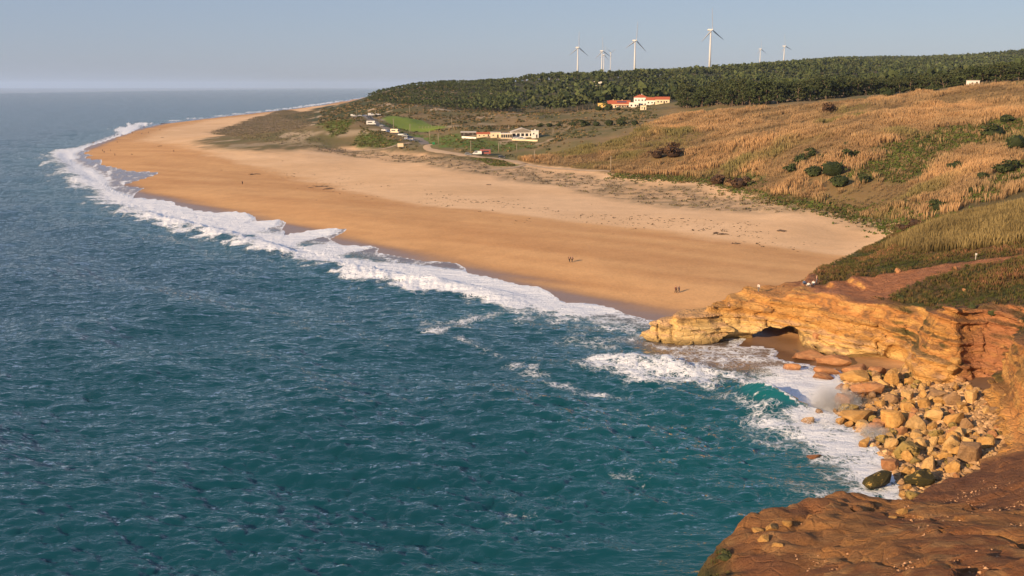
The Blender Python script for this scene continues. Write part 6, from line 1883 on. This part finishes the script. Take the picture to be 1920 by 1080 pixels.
# driftwood on the sand
def driftwood(u, v, wpx, label, seed):
    rng = np.random.default_rng(seed)
    x, y, z = hit(u, v, near=150)
    w = wpx * y / FPX
    t = empty("driftwood", (x, y, z))
    n = 9
    for k in range(n):
        a = rng.normal() * .5; l = w * rng.uniform(.2, .6); cx, cy = rng.normal() * w * .28, rng.normal() * w * .25
        g = gz(x + cx, y + cy) - z
        p0 = (cx - math.cos(a) * l / 2, cy - math.sin(a) * l / 2, g + .08); p1 = (cx, cy, g + .16 + .1 * rng.uniform()); p2 = (cx + math.cos(a) * l / 2, cy + math.sin(a) * l / 2, g + .08)
        part("branch", tube([p0, p1, p2], [.09, .16, .06], 5), M_BARK, t)
    tag(t, label, "driftwood")
for i, (u, v, w, lb) in enumerate([(597, 350, 34, "biggest tangle of dark driftwood on the middle sand"), (618, 354, 22, "driftwood scatter right of the biggest tangle"), (478, 327, 22, "thin dark driftwood line on the wet sand edge"), (1355, 439, 30, "driftwood streak on the dry sand, left one"), (1468, 434, 26, "dark low driftwood heap on the dry sand, right one"),
                                   (1380, 457, 12, "small driftwood bits below the streak"), (915, 347, 8, "single dark log on the upper sand"), (301, 274, 6, "dark lump on the far dry sand, near"), (304, 258, 6, "dark lump on the far dry sand, far")]):
    driftwood(u, v, w, lb, 40 + i)

# wrack: dark bits of weed and wood left along the high-water marks
_wl = smooth_chain([at_z(u, v, 2.6)[:2] for u, v in [(470, 316), (640, 352), (780, 383), (900, 394), (1050, 417), (1200, 432), (1330, 450), (1500, 466)]], 6)
_A = np.array(_wl); _q = np.random.default_rng(8)
_i = _q.integers(0, len(_A), 1500)
_p = _A[_i] + _q.normal(size=(1500, 2)) * np.array([9.0, 7.0]) + (_q.uniform(size=(1500, 1)) > .6) * np.array([[4.0, 22.0]])
_p = _p[fbm2(_p[:, 0] / 14, _p[:, 1] / 14, 3, 77) > .02]
_P = np.stack([_p[:, 0], _p[:, 1], ground(_p[:, 0], _p[:, 1]) + .02], 1)
o = scatter("wrack", [mound(4, .5, .12, .25, rg, (.06, .045, .03), (.12, .09, .06)) for _ in range(3)], _P, .35 + .9 * _q.uniform(size=len(_P)) ** 3, M_SHRUB)
tag(o, "dark bits of weed strewn along the high water mark", "wrack", kind="stuff")

# way-marker on the headland path
x, y, z = hit(1829, 487, near=120)
t = empty("way_marker", (x, y, z), .2)
part("post", box(-.06, .06, -.05, .05, -.2, 1.25), M_GREYROOF, t)
part("plate", box(-.2, .2, -.085, -.055, .85, 1.2), M_WHITE, t)
tag(t, "grey way marker post on the grassy headland slope", "marker")
print("people", time.time() - T0)

# ================================================================== THE AIR
def haze():
    V, F = box(-40000, 40000, -60, 58000, -9.0, 260.0)
    m = bpy.data.materials.new("haze_air"); m.use_nodes = True
    nt = m.node_tree
    for n in list(nt.nodes): nt.nodes.remove(n)
    out = nt.nodes.new("ShaderNodeOutputMaterial"); pv = nt.nodes.new("ShaderNodeVolumePrincipled")
    pv.inputs["Color"].default_value = (.58, .76, 1.0, 1)
    pv.inputs["Density"].default_value = HAZE_DENSITY
    pv.inputs["Anisotropy"].default_value = 0.0
    nt.links.new(pv.outputs[0], out.inputs["Volume"])
    o = add("haze", as_mesh("haze", V, F, m))
    tag(o, "thin sea haze over the bay", "haze", kind="stuff")
HAZE_DENSITY = 0.00003
haze()
_tri = sum(sum(len(p.vertices) - 2 for p in m.polygons) if len(m.polygons) < 3000 else len(m.loops) - 2 * len(m.polygons) for m in {o.data for o in scene.objects if o.type == 'MESH'})
print("TOTAL script", time.time() - T0, "triangles", _tri)
